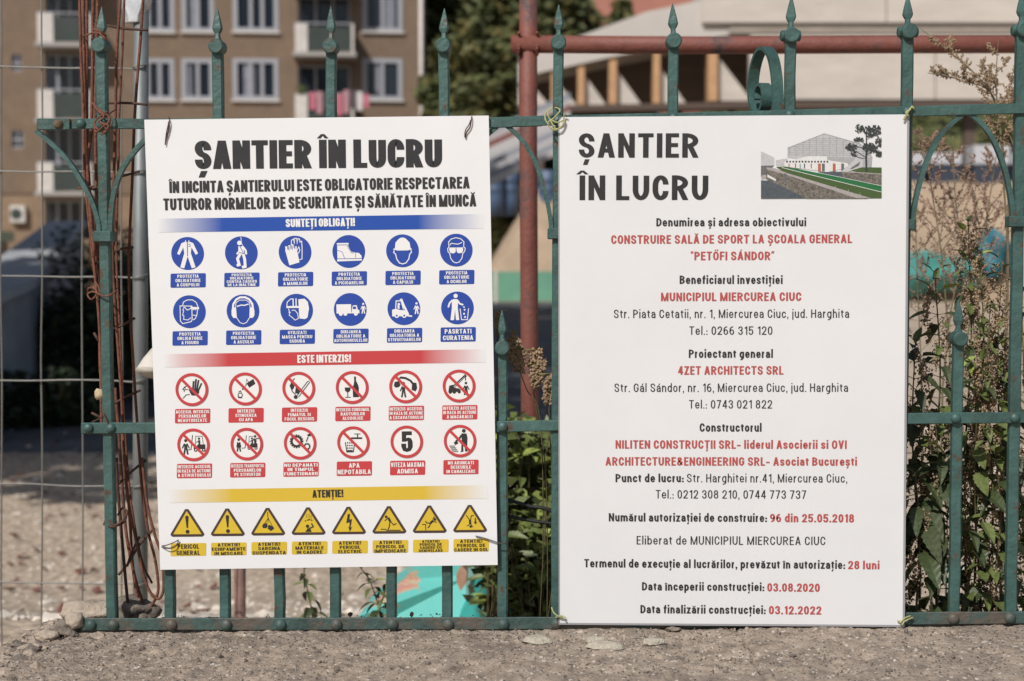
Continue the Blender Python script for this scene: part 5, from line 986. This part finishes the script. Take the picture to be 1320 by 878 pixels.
for j in range(13):
    for i in range(nxx + 1):
        x = -3 + 60 * i / nxx; y = 45.5 + [0, .2, .45, .75, 1.05, 1.4, 1.7, 2.0, 2.3, 4.8, 7, 9, 11][j]; z = [-.3, .3, .9, 1.6, 2.3, 3.0, 3.5, 3.8, 3.9, 3.9, 3.6, 2, -.4][j]
        z = 1.05 * z * (1 + .05 * noise.noise(Vector((x * .3, j * .3, 2)))) + .12 * noise.noise(Vector((x * 1.1, y * 1.1, 4))); z *= min(1, (x + 3) / 2.5) if x < -.5 else 1; vs.append(Vector((x, y, z)))
mb.add(vs, [(j * (nxx + 1) + i, j * (nxx + 1) + i + 1, (j + 1) * (nxx + 1) + i + 1, (j + 1) * (nxx + 1) + i) for j in range(12) for i in range(nxx)])
tag(mb.build('earth_bank', sandm, None, smooth=True, fixn=False), kind='structure')
# pale green site fence at its foot
gn = mat('pale_green_sheet', (.14, .33, .22), .7, var=.15, vscale=1.5); gt = thing('green_site_fence', 'low pale green sheet fence along the foot of the sandy bank', 'fence', (P(640, 380, 44).x, 44, 0))
xa = P(560, 380, 44).x; za = P(660, 350, 44).z
for k in range(4): mb = MB(); mb.bb((xa + 2 * k + .06, 44.0, .05), (xa + 2 * k + 1.94, 44.03, za)); mb.build('panel', gn, gt)
for k in range(5): mb = MB(); mb.bb((xa + 2 * k - .04, 43.97, 0), (xa + 2 * k + .04, 44.06, za + .06)); mb.build('post', wframe2, gt)
# the striped canopy and the blue drums beside it
cl_w = mat('canopy_white', (.46, .44, .43), .7); cl_r = mat('canopy_red', (.19, .07, .06), .7); cl_g = mat('canopy_grey', (.25, .26, .29), .7)
YC = 34.0; ct = thing('striped_canopy', 'sloping canopy of white, grey and dark red strips on posts between the boards', 'canopy', P(670, 352, YC))
for k, m in enumerate([cl_w, cl_g, cl_w, cl_g, cl_w, cl_w, cl_r, cl_w, cl_g]):
    o = k * 8.2; pl = [(612, 240 - o * .98 + 8), (612, 240 - o * .98), (735, 184 - o * .98), (735, 192 - o * .98 + 0)]
    dd = k * .28; pts = [P(x, y, YC + dd + (.5 if x > 700 else 0)) for x, y in pl]; MB().prism(pts, (0, .28, .05)).build('strip', m, ct)
for x in (622, 725): mb = MB(); c = P(x, 238 if x < 700 else 184, YC + .5); mb.tube([Vector((c.x, YC + .5, 0)), c], .06, 8); mb.build('post', galv, ct, smooth=True)
drumm = mat('drum_blue', (.07, .11, .19), .5, var=.2, vscale=2)
for k, (px, lb) in enumerate(((638, 'blue drum on the bank, beside the left end of the striped canopy'), (657, 'blue drum on the bank standing just left of the red upright pipe'), (706, 'blue drum on the bank right of the red upright pipe'))):
    c = P(px, 236, 47.3 + .4 * (k % 2)); z0 = c.z - .55; mb = MB(); mb.tube([Vector((c.x, c.y, z0 + h)) for h in (-.6, .02, .3, .33, .36, .62, .65, .68, .95, .98)], [.33, .33, .33, .35, .33, .33, .35, .33, .33, .30], 16)
    tag(mb.build('drum', drumm, None, origin=Vector((c.x, c.y, z0)), smooth=True), lb, 'drum', 'blue drums on the bank')
# hall under construction: roof wedge, concrete wall, fins with triangular gussets
cream = mat('raw_concrete_panel', (.55, .495, .44), .9, var=.10, vscale=.6, streak=(1, 1, 3)); cream2 = mat('roof_deck_pale', (.53, .49, .45), .85, var=.08, vscale=.5)
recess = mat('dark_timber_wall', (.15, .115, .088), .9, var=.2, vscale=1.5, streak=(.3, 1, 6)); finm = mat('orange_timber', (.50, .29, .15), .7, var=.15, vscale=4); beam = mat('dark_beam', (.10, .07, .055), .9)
YH = 52.0; ht = thing('sports_hall', 'pale concrete sports hall under construction with orange timber fins under its sloping roof', 'building', (P(1000, 380, YH).x, YH, 0))
def pp(name, poly, Y, d, m, parent=None): return MB().prism([P(x, y, Y) for x, y in poly], (0, d, 0)).build(name, m, parent or ht)
pp('roof', [(668, 108), (694, 94), (800, 71), (880, 55), (945, 44), (1560, 44), (1560, -60), (905, -60), (905, 0), (834, 15), (740, 49), (690, 68), (668, 82)], YH - 3.4, 3.0, cream2)
for x0, x1, y0, y1 in ((905, 1142, -55, 29), (1143.5, 1390, -55, 29), (1391.5, 1556, -55, 29)): pp('facade_panel', [(x0, y0), (x1, y0), (x1, y1), (x0, y1)], YH - 3.62, .2, cream)
pp('facade_band', [(940, 33), (1556, 33), (1556, 43), (940, 43)], YH - 3.5, .08, mat('stained_joint', (.30, .26, .22), .9, var=.3, vscale=2, streak=(.4, 1, 5)))
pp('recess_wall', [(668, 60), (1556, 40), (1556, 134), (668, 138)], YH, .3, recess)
for x0, x1 in ((967, 1205), (1206.5, 1450), (1451.5, 1556)): pp('wall_panel', [(x0, 45), (x1, 45), (x1, 128), (x0, 128)], YH - 3.55, .5, cream)
FX = [(710, 714, 98, 136, 742, 104), (744.5, 753.5, 91, 135, 779, 100), (785, 795, 84, 134, 824, 94), (842, 851, 77, 133, 882, 90), (913, 925, 72, 130, 967, 76)]
for i, (x0, x1, y0, y1, x2, yt) in enumerate(FX):
    pp('fin', [(x0, y0 - 14), (x1, y0 - 14), (x1, y1), (x0, y1)], YH - 3.3, .9, finm)
    pp('gusset', [(x1 + .3, yt - 3), (x2 + 2, y1), (x1 + .3, y1)], YH - 3.0, .3, cream)
pp('gusset', [(668, 88), (708, y1 + 6), (668, 136)], YH - 3.0, .3, cream)
pp('floor_beam', [(668, 137), (960, 131), (1556, 128.5), (1556, 139), (960, 139), (668, 145)], YH - 3.7, 1.2, beam)
for x in (693, 740, 800, 872, 940, 1065, 1140, 1243, 1330, 1420): pp('column', [(x, 140), (x + (14 if x == 1243 else 8), 140), (x + (14 if x == 1243 else 8), 232), (x, 232)], YH - 3.0, .35, beam)
# hedge seen under the hall
c0, c1 = P(860, 175, 58), P(1560, 175, 58); hb = MB(); rh = random.Random(9)
for k in range(60): leaves(hb, Vector((c0.x + (c1.x - c0.x) * k / 59, 58 + rh.uniform(-.8, .8), rh.uniform(3.9, 6.6))), (.9, .8, 1.0), 190, .16, rh)
tag(hb.build('hedge', oak_m, None, origin=(c0.x, 58, 3), fixn=False), 'long olive green hedge seen through the open storey under the hall', 'hedge')
# white and navy site containers on the bank
navy = mat('container_navy', (.035, .045, .07), .5); cwh = mat('container_white', (.50, .50, .53), .5)
for x0, x1, lb in ((1150, 1192, 'low white and navy container half hidden behind the text board edge'), (1200, 1238, 'white and navy container directly left of the dark column'), (1256, 1300, 'wider white and navy container right of the dark column'), (1306, 1380, 'white and navy container at the right edge of the view')):
    a = P(x0, 187 if x0 == 1256 else 197, 47.9); b2 = P(x1, 222, 47.9); zm = P(x0, 211, 47.9).z
    t = thing('site_container', lb, 'container', ((a.x + b2.x) / 2, 48.4, 4.2), 'containers on the sandy bank')
    a.y = 47.9
    mb = MB(); mb.bb((a.x, 47.9, b2.z - .7), (b2.x, 48.9, zm - .043)); mb.build('lower_body', navy, t)
    mb = MB(); mb.bb((a.x - .02, 47.87, zm + .003), (b2.x + .02, 48.93, a.z)); mb.build('upper_body', cwh, t)
    mb = MB(); mb.bb((a.x - .05, 47.85, zm - .04), (b2.x + .05, 48.95, zm)); mb.build('rim', mat('rim_grey', (.2, .2, .22), .6), t)
# grey parapet wall of the ramp, shrubs in the shade on the left
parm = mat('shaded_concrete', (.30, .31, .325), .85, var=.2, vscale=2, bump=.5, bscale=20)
pa = [(P(-60, 405, 9), 'n'), (P(106, 292, 20), 'f')]
n0 = P(-70, 420, 9.0); n1 = P(38, 372, 11.5); f1 = P(108, 292, 22.0); 
mb = MB(); W_ = Vector((-.55, 0, 0)); pts = [n0, n1, f1]
vs = []
for p in pts: vs += [p, p + W_, Vector((p.x + W_.x, p.y, -.1)), Vector((p.x, p.y, -.1))]
mb.add(vs, [(0, 4, 5, 1), (4, 8, 9, 5), (0, 3, 7, 4), (4, 7, 11, 8), (1, 5, 6, 2), (5, 9, 10, 6), (0, 1, 2, 3), (8, 11, 10, 9)])
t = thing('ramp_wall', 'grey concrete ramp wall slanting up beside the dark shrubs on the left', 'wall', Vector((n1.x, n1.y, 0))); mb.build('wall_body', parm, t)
mb = MB(); vs = []
for p in pts: vs += [p + Vector((.06, 0, .003)), p + W_ + Vector((-.06, 0, .003)), p + W_ + Vector((-.06, 0, .09)), p + Vector((.06, 0, .09))]
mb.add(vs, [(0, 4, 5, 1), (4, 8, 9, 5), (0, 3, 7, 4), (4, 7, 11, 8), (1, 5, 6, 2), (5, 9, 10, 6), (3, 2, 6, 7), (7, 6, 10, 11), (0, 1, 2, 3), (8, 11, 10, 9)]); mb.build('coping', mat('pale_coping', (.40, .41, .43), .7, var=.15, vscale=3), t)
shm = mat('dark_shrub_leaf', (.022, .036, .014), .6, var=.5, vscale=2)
def shrub(name, label, x, y, z0, rad, n, size, m, seed, cat='shrub', group=None):
    rnd = random.Random(seed); t = thing(name, label, cat, (x, y, z0), group); mb = MB()
    for k in range(7):
        a = k * .9 + rnd.random(); mb.tube(smooth_path([(x, y, z0 - .05), (x + math.cos(a) * rad[0] * .3, y + math.sin(a) * rad[1] * .3, z0 + rad[2] * .8), (x + math.cos(a) * rad[0] * .6, y + math.sin(a) * rad[1] * .6, z0 + rad[2] * 1.5)], 3), .012, 5)
    tag(mb.build('stems', stemm, t, smooth=True), kind='stuff'); mb = MB()
    for k in range(14):
        q = Vector((x + rnd.uniform(-.6, .6) * rad[0], y + rnd.uniform(-.6, .6) * rad[1], z0 + rad[2] * (1 + rnd.uniform(-.7, .7)))); f = rnd.uniform(.35, .6); leaves(mb, q, (rad[0] * f, rad[1] * f, rad[2] * f), n // 14, size, rnd, hollow=.2)
    mb.build('foliage', m, t, fixn=False); return t
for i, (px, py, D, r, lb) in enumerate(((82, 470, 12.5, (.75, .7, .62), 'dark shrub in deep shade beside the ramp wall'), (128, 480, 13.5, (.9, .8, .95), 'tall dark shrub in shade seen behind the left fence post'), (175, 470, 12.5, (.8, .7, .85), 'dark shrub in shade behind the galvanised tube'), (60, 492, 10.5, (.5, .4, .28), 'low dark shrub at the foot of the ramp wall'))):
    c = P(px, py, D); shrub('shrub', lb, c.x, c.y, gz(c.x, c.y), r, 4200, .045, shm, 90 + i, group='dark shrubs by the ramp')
# turquoise things in the blurred middle distance on the right
tq = mat('turquoise_tarp', (.06, .26, .235), .55, var=.15, vscale=6); tb = mat('blue_tarp', (.02, .14, .19), .5, var=.15, vscale=6)
def heap(label, px, py, D, d, m, seed):
    c = P(px, py, D); mb = MB().rock(c + Vector((0, 0, 0)), d, seed, 3, amp=.5)
    mb.v = [v + Vector((.05 * noise.noise(v * 2) * 3, .15 * noise.noise(v * 2 + Vector((4, 0, 0))), .22 * noise.noise(v * 1.6))) for v in mb.v]
    tag(mb.build('tarpaulin', m, None, origin=c - Vector((0, 0, d[2])), smooth=True), label, 'tarpaulin', 'turquoise tarpaulins')
heap('long crumpled turquoise tarpaulin low behind the weeds beside the text board', 1198, 352, 45.3, (1.45, 1.0, .62), tq, 3)
heap('crumpled blue tarpaulin standing up behind the weeds near the right post', 1281, 328, 45.8, (.55, .5, .85), tb, 8)

# ------------------------------------------------------------------ painted broken slab behind the bottom rail
def slab():
    m = bpy.data.materials.new('peeling_turquoise_paint'); m.use_nodes = True; N = m.node_tree.nodes; L = m.node_tree.links; b = N['Principled BSDF']; b.inputs['Roughness'].default_value = .7
    tc = N.new('ShaderNodeTexCoord'); n = N.new('ShaderNodeTexNoise'); n.inputs['Scale'].default_value = 5.5; n.inputs['Detail'].default_value = 9; n.inputs['Roughness'].default_value = .62; n.inputs['Distortion'].default_value = .8; L.new(tc.outputs['Object'], n.inputs[0])
    r = N.new('ShaderNodeValToRGB'); L.new(n.outputs[0], r.inputs[0]); e = r.color_ramp.elements; e[0].position = .0; e[0].color = (.12, .48, .44, 1); e[1].position = 1; e[1].color = (.26, .34, .30, 1)
    for p, c in ((.555, (.12, .47, .43)), (.565, (.45, .34, .22)), (.585, (.48, .36, .24)), (.595, (.50, .25, .20)), (.64, (.46, .22, .17)), (.66, (.10, .42, .38))): q = e.new(p); q.color = (*c, 1)
    L.new(r.outputs[0], b.inputs['Base Color']); bp = N.new('ShaderNodeBump'); bp.inputs['Strength'].default_value = .6; bp.inputs['Distance'].default_value = .01; L.new(n.outputs[0], bp.inputs['Height']); L.new(bp.outputs[0], b.inputs['Normal'])
    Y = 1.35; t = thing('painted_block', 'broken turquoise and salmon painted concrete block behind the bottom rail', 'block', P(575, 900, Y + .1))
    f = [(440, 830), (462, 795), (520, 748), (548, 712), (604, 704), (612, 740), (618, 830)]
    mb = MB(); mb.prism([P(x, y, Y + (.12 if y < 760 else 0)) for x, y in f], (0, .35, -.02)); o1 = mb.build('sunlit_slab', m, t)
    m2 = mat('grey_green_paint', (.20, .36, .33), .7, var=.15, vscale=5, col2=(.38, .24, .18), c2scale=6, c2at=.66, c2w=.05); m3 = mat('plain_turquoise_paint', (.05, .43, .40), .7, var=.1, vscale=6)
    mb = MB(); mb.prism([P(x, y, Y + .06) for x, y in [(598, 712), (632, 718), (662, 745), (684, 775), (690, 830), (604, 830)]], (.02, .3, -.03)); mb.build('rear_slab', m2, t)
    mb = MB(); mb.prism([P(x, y, Y - .03) for x, y in [(585, 830), (592, 795), (606, 770), (616, 740), (626, 752), (628, 795), (622, 830)]], (0, .1, 0)); mb.build('upright_piece', m3, t)
    mb = MB(); mb.prism([P(x, y, Y - .06) for x, y in [(634, 796), (640, 781), (676, 776), (690, 790), (694, 830), (634, 830)]], (0, .12, 0)); mb.build('low_piece', m3, t)
    mb = MB(); mb.prism([P(x, y, Y - .05) for x, y in [(588, 742), (596, 730), (602, 737), (601, 752), (594, 762), (589, 752)]], (0, .06, 0)); mb.build('salmon_fragment', mat('bare_salmon_plaster', (.42, .25, .17), .9, var=.25, vscale=20), t)
slab()

# ------------------------------------------------------------------ weeds behind the fence
def leaf_mesh(name, m, ln=1.0, wd=.34, teeth=7, droop=.18):
    me = bpy.data.meshes.new(name); vs = []; fs = []; n = teeth * 2
    for i in range(n + 1):
        t = i / n; w_ = wd * (math.sin(math.pi * min(1, t * .93 + .07) ** .72) ** .85) * (1 if i % 2 == 0 else .84) if 0 < i < n else .008
        z = -droop * t * t; vs += [(-w_ / 2, t * ln - (.03 if i % 2 == 0 else 0), z + w_ * .18), (0, t * ln, z - .012), (w_ / 2, t * ln - (.03 if i % 2 == 0 else 0), z + w_ * .18)]
    for i in range(n): a = i * 3; fs += [(a, a + 1, a + 4, a + 3), (a + 1, a + 2, a + 5, a + 4)]
    me.from_pydata(vs, [], fs); me.materials.append(m); me.update(); return me
LM = [leaf_mesh('leaf', leafm, wd=.38, droop=.3), leaf_mesh('leaf', leafd, wd=.46, droop=.4), leaf_mesh('leaf', leafm, wd=.48, droop=.12), leaf_mesh('leaf', leafl, wd=.5, teeth=4, droop=.15)]
def put_leaf(parent, p, d, size, me, roll=0):
    d = d.normalized(); up = Vector((0, 0, 1)) if abs(d.z) < .95 else Vector((0, -1, 0)); x = d.cross(up).normalized(); z = x.cross(d).normalized()
    M = Matrix((x, d, z)).transposed() @ Matrix.Rotation(roll, 3, 'Y'); o = bpy.data.objects.new('leaf', me); COL.objects.link(o); o.parent = parent
    o.matrix_local = Matrix.Translation(p - wloc(parent)) @ M.to_4x4() @ Matrix.Scale(size, 4); return o
def blobs(mb, p, q, n, r, rnd, spread=.006, mi=0):
    for i in range(n):
        t = rnd.random(); c = p + (q - p) * t + Vector((rnd.gauss(0, spread), rnd.gauss(0, spread), rnd.gauss(0, spread * .8))); s_ = r * rnd.uniform(.6, 1.4); k = len(mb.v)
        mb.v += [c + Vector(w_) * s_ for w_ in ((1, 0, 0), (-1, 0, .2), (0, 1, 0), (0, -1, -.2), (0.1, 0, 1.3), (0, .1, -1.3))]
        mb.f += [(k, k + 2, k + 4), (k + 2, k + 1, k + 4), (k + 1, k + 3, k + 4), (k + 3, k, k + 4), (k + 2, k, k + 5), (k + 1, k + 2, k + 5), (k + 3, k + 1, k + 5), (k, k + 3, k + 5)]; mb.mi += [mi] * 8
def nettle(label, path, Y, size, pairs, seed, catk=.5, group='nettles behind the fence', dark=False, name='nettle', start=.12, Yb=None):
    rnd = random.Random(seed); pts = smooth_path([P(x, y, (Yb or Y) + (Y - (Yb or Y)) * i / (len(path) - 1) + rnd.uniform(-.01, .01)) for i, (x, y) in enumerate(path)], 8)
    g = pts[0]; gzv = gz(g.x, g.y); base = Vector((g.x, g.y, gzv)); pts = [base - Vector((0, 0, .03))] + pts
    t = thing(name, label, 'weed', base, group); MB().tube(pts, [.0028 - .0019 * i / len(pts) for i in range(len(pts))], 6).build('stem', stemm, t, smooth=True)
    L_ = [0]
    for a, b in zip(pts[1:], pts[2:]): L_.append(L_[-1] + (b - a).length)
    tot = L_[-1]; cb = MB(); pb = MB()
    for k in range(int(pairs * 1.25)):
        f = start + (1 - start) * k / (int(pairs * 1.25) - 1); d = tot * f; i = max(j for j in range(len(L_)) if L_[j] <= d + 1e-9); i = min(i, len(L_) - 2)
        c = pts[1 + i].lerp(pts[2 + i], (d - L_[i]) / max(1e-6, L_[i + 1] - L_[i])); ang = k * 1.57 + rnd.uniform(-.4, .4); sz = size * 1.12 * (1.05 - .55 * max(0, f - .5) * 2) * rnd.uniform(.75, 1.15)
        for sg in (0, math.pi):
            if rnd.random() < .08: continue
            a = ang + sg; dv = Vector((math.cos(a), math.sin(a), rnd.uniform(-.45, .25) + (.7 if f > .9 else 0))).normalized(); pe = c + dv * sz * .35 + Vector((0, 0, sz * .08)); pb.tube([c, pe], .0009, 4)
            put_leaf(t, pe, dv * .8 + Vector((0, -.2, -rnd.uniform(.0, .6) if f < .9 else 0)), sz * (.72 if f < .5 else .95), LM[1] if (dark and rnd.random() < .7) or rnd.random() < .3 else LM[3 if rnd.random() < .14 else rnd.choice((0, 2))], rnd.uniform(-.5, .5))
            if rnd.random() < catk:
                e_ = c + Vector((math.cos(a + .7), math.sin(a + .7), -.5)) * size * .35; m_ = e_ - Vector((0, 0, size * rnd.uniform(.4, .9))); blobs(cb, c, e_, 8, .0014, rnd, .0015); blobs(cb, e_, m_, 34, .0019, rnd, .0035)
    tag(pb.build('leaf_stalks', stemm, t), kind='stuff')
    if cb.v: tag(cb.build('seed_clusters', dry, t, fixn=False), kind='stuff')
    return t
NP = [
 ('tall nettle whose tip stands just right of the text board edge', [(1208, 850), (1206, 620), (1212, 480), (1205, 352)], .170, .060, 22, .6),
 ('tallest central nettle with hanging seed clusters', [(1246, 850), (1244, 600), (1252, 440), (1248, 290)], .230, .053, 26, .9),
 ('nettle standing just left of the right fence post', [(1300, 850), (1292, 640), (1286, 470), (1292, 338)], .190, .055, 22, .8),
 ('leaning nettle low beside the text board, dense and dark', [(1186, 850), (1184, 700), (1176, 560), (1180, 440)], .130, .069, 20, .7),
 ('short nettle in front of the short spear picket, left side', [(1205, 850), (1200, 740), (1212, 640), (1206, 545)], .095, .069, 14, .3),
 ('short nettle with broad leaves right of the short spear picket', [(1268, 850), (1262, 740), (1256, 620), (1262, 482)], .100, .064, 16, .4),
 ('low nettle with broad leaves at the foot of the right fence post', [(1285, 850), (1284, 740), (1290, 660), (1282, 575)], .080, .067, 12, .2),
 ('dark low nettle pressed against the lower right edge of the text board', [(1178, 850), (1182, 770), (1186, 690), (1180, 610)], .070, .071, 12, .2),
 ('arching nettle crossing behind the right fence post', [(1325, 850), (1318, 660), (1300, 540), (1278, 430)], .210, .057, 20, .8),
 ('nettle at the right edge of the view', [(1330, 850), (1326, 640), (1320, 480), (1316, 380)], .145, .060, 18, .5),
 ('leafy nettle with pale upper leaves left of the right fence post', [(1275, 850), (1280, 640), (1272, 500), (1276, 400)], .10, .050, 13, .4),
 ('slender nettle between the short spear picket and the right post', [(1255, 850), (1260, 600), (1268, 440), (1262, 330)], .14, .046, 22, .6),
 ('small nettle between two pickets low on the right', [(1245, 850), (1246, 780), (1250, 720), (1240, 660)], .080, .063, 10, .1)]
for i, (lb, path, Y, sz, pr, ck) in enumerate(NP): nettle(lb, path, Y, sz, pr, 200 + i, ck, dark=i in (3, 4, 7), start=.3 if i < 4 else .2)
# dark undergrowth low behind the pickets, then greener behind it
for i, (px, Y, r, n, m, sz, lb) in enumerate(((1192, .26, (.13, .08, .20), 1500, leafd, .018, 'dark leafy undergrowth behind the right edge of the text board'), (1275, .42, (.18, .12, .15), 1300, leafm, .017, 'green leafy undergrowth low between the right pickets'))):
    c = P(px, 790, Y); shrub('undergrowth', lb, c.x, c.y, gz(c.x, c.y), (r[0], r[1], (c.z + .06 - gz(c.x, c.y)) / 2), n, sz, m, 300 + i, 'weed')
def mugwort(label, path, Y, seed, nb, bl, group='dry mugwort sprays', r0=.0022, dens=1.0, mh=dry):
    rnd = random.Random(seed); pts = smooth_path([P(x, y, Y + (.02 * i)) for i, (x, y) in enumerate(path)], 8); g = pts[0]; base = Vector((g.x, g.y, gz(g.x, g.y)))
    t = thing('dry_mugwort', label, 'weed', base, group); full = ([base] if g.z > base.z + .05 else []) + pts; MB().tube(full, [r0 - (r0 - .0008) * i / len(full) for i in range(len(full))], 6).build('stem', dryst, t, smooth=True)
    mb = MB(); sb = MB(); n = len(pts)
    for k in range(nb):
        f = .3 + .68 * k / nb; i = int(f * (n - 1)); p = pts[i]; ax = (pts[min(i + 1, n - 1)] - p).normalized(); a = k * 2.4 + rnd.random(); L_ = bl * (1.15 - f) * rnd.uniform(.6, 1.3) + .02
        d = (ax * .9 + Vector((math.cos(a), math.sin(a) * .6, .1))).normalized(); q = p + d * L_ * .55 + Vector((0, 0, .0)); e_ = q + (d * .8 + Vector((0, 0, .5))).normalized() * L_ * .5; sb.tube([p, q, e_], [.0013, .0009, .0005], 4)
        blobs(mb, p.lerp(q, .3), q, int(16 * dens), .0017, rnd, .0026); blobs(mb, q, e_, int(30 * dens), .0018, rnd, .0022)
        for j in range(3):
            z_ = p.lerp(e_, rnd.uniform(.3, .9)); z2 = z_ + Vector((rnd.uniform(-1, 1), rnd.uniform(-.5, .5), rnd.uniform(-.1, 1))).normalized() * L_ * .3; sb.tube([z_, z2], .0006, 3); blobs(mb, z_, z2, int(12 * dens), .0016, rnd, .0018)
    tag(sb.build('twigs', dryst, t), kind='stuff'); tag(mb.build('seed_heads', mh, t, fixn=False), kind='stuff')
mugwort('dry spray arching up left across the cross pipe at the top right', [(1345, 420), (1318, 235), (1292, 150), (1262, 100), (1186, 36)], .50, 1, 15, .085)
mugwort('thin dry spray standing upright left of the right post, above the rail', [(1300, 330), (1290, 180), (1284, 110), (1287, 50)], .55, 2, 7, .05)
mugwort('dry spray reaching left just under the cross pipe', [(1300, 260), (1282, 130), (1240, 104), (1196, 94)], .56, 3, 9, .05)
mugwort('dry spray against the right fence post above the rail', [(1330, 400), (1322, 200), (1312, 130), (1310, 85)], .5, 4, 8, .05)
drr = mat('dry_reddish_seed', (.30, .19, .14), .9, var=.4, vscale=40)
for i, (lb, path) in enumerate((('blurred dry weed inside the left side of the pointed arch', [(1225, 470), (1215, 340), (1200, 240), (1188, 165)]), ('blurred dry weed rising in the middle of the pointed arch', [(1262, 480), (1246, 350), (1232, 260), (1228, 175)]), ('blurred dry weed leaning right inside the pointed arch', [(1240, 480), (1262, 340), (1275, 260), (1286, 190)]), ('low dry weed spreading behind the nettle tips', [(1215, 500), (1226, 400), (1245, 330), (1285, 262)]), ('dry weed low beside the text board edge', [(1190, 560), (1186, 440), (1182, 350), (1180, 250)]))):
    mugwort(lb, path, .85 + .12 * (i % 3), 10 + i, 15, .15, group='blurred dry weeds in the arch', dens=1.1, mh=drr)
# bush, dry hanging clusters and stalks between the boards
def bush(label, px, ptop, Y, r, n, sizes, seed, meshes, name='leafy_bush'):
    rnd = random.Random(seed); c = P(px, ptop, Y); g = gz(c.x, c.y); t = thing(name, label, 'bush', (c.x, c.y, g)); h = c.z - g; mb = MB(); tips = []
    for k in range(16):
        a = k * 2.4; q = Vector((c.x + math.cos(a) * r * rnd.uniform(.3, 1), c.y + math.sin(a) * r * rnd.uniform(.2, .8), g + h * rnd.uniform(.72, 1.0))); path = smooth_path([(c.x + math.cos(a) * .02, c.y, g - .02), ((c.x + q.x) / 2, (c.y + q.y) / 2, g + h * .5), q], 6); tips.append(path); mb.tube(path, [.003] * (len(path) - 1) + [.0012], 5)
    tag(mb.build('stems', stemm, t, smooth=True), kind='stuff')
    for k in range(n):
        pth = tips[k % 16]; i = rnd.randrange(len(pth) // 3, len(pth)); a = rnd.random() * 6.28; d = Vector((math.cos(a), math.sin(a), rnd.uniform(-.4, .5))); put_leaf(t, pth[i] + d * rnd.uniform(0, .03), d, rnd.uniform(*sizes), rnd.choice(meshes), rnd.uniform(-.8, .8))
    mb = MB()
    for k in range(int(n * 2.2)):
        pth = tips[k % 16]; leaves(mb, pth[rnd.randrange(len(pth) // 4, len(pth))] + Vector((0, .05, 0)), (.06, .05, .06), 2, .022, rnd, hollow=0)
    tag(mb.build('inner_leaves', leafm, t, fixn=False), kind='stuff'); return t
LS = [LM[3], LM[3], LM[0], LM[2]]
bush('lime green leafy bush filling the lower gap between the two boards', 680, 548, 1.10, .16, 298, (.042, .068), 50, LS)
bush('second green bush lower in the gap, in front of the turquoise block', 698, 640, .95, .13, 220, (.036, .06), 51, [LM[0], LM[2], LM[3]])
bush('narrow green weed seen left of the short picket between the boards', 640, 560, 1.05, .07, 110, (.03, .05), 52, LS, 'leafy_weed')
for i, (lb, path, Y, sz, pr) in enumerate((('small weed with narrow drooping leaves under the middle of the pictogram board', [(404, 850), (402, 790), (392, 738), (398, 728)], .75, .038, 7), ('small green weed to the right of the middle under the pictogram board', [(494, 850), (492, 800), (478, 752), (462, 728)], .7, .04, 9), ('small green weed leaning towards the turquoise block', [(478, 850), (484, 800), (496, 764), (500, 735)], .72, .034, 7))):
    nettle(lb, path, Y, sz, pr, 400 + i, 0, group='small weeds under the pictogram board', name='small_weed', start=.45)
def droop(label, path, Y, seed, hangs):
    rnd = random.Random(seed); pts = smooth_path([P(x, y, Y) for x, y in path], 7); base = Vector((pts[0].x, pts[0].y, gz(pts[0].x, pts[0].y))); t = thing('dry_nettle_stalk', label, 'weed', base, 'dry stalks between the boards')
    MB().tube([base + Vector((rnd.uniform(-.10, .02), .05, 0))] + pts[3:], .0010, 6).build('stem', stemm, t, smooth=True); mb = MB()
    for x, y, l, w_ in hangs: a = P(x, y, Y); b = P(x + rnd.uniform(-3, 3), y + l, Y); blobs(mb, a, b, int(l * 3.6), .0026, rnd, w_); 
    tag(mb.build('seed_clusters', dry, t, fixn=False), kind='stuff')
    for x, y in ((hangs[0][0] + 3, hangs[0][1] - 3), (hangs[-1][0] + 2, hangs[-1][1])): put_leaf(t, P(x, y, Y), Vector((rnd.uniform(-1, 1), -.3, .1)), .022, LM[3])
droop('dry stalk with brown hanging seed clusters beside the short spear picket', [(700, 850), (698, 560), (678, 500), (660, 450), (661, 428)], .06, 5, [(661, 430, 45, .0035), (668, 440, 40, .003), (656, 440, 22, .003), (673, 450, 30, .0025)])
droop('dry stalk with brown hanging clusters in front of the red upright pipe', [(706, 850), (704, 620), (690, 520), (684, 470), (690, 452)], .07, 6, [(686, 455, 38, .0035), (694, 452, 40, .0035), (700, 465, 26, .003), (690, 470, 30, .003)])
droop('dry stalk with hanging clusters hard against the text board post', [(712, 850), (712, 640), (708, 540), (708, 485)], .05, 7, [(706, 486, 34, .003), (712, 484, 38, .003), (704, 500, 20, .0025)])
droop('thin dry stalk with a small dull head left of the short spear tip', [(640, 850), (641, 600), (641, 470), (642, 408)], .05, 8, [(641, 404, 26, .0028), (644, 412, 18, .002)])
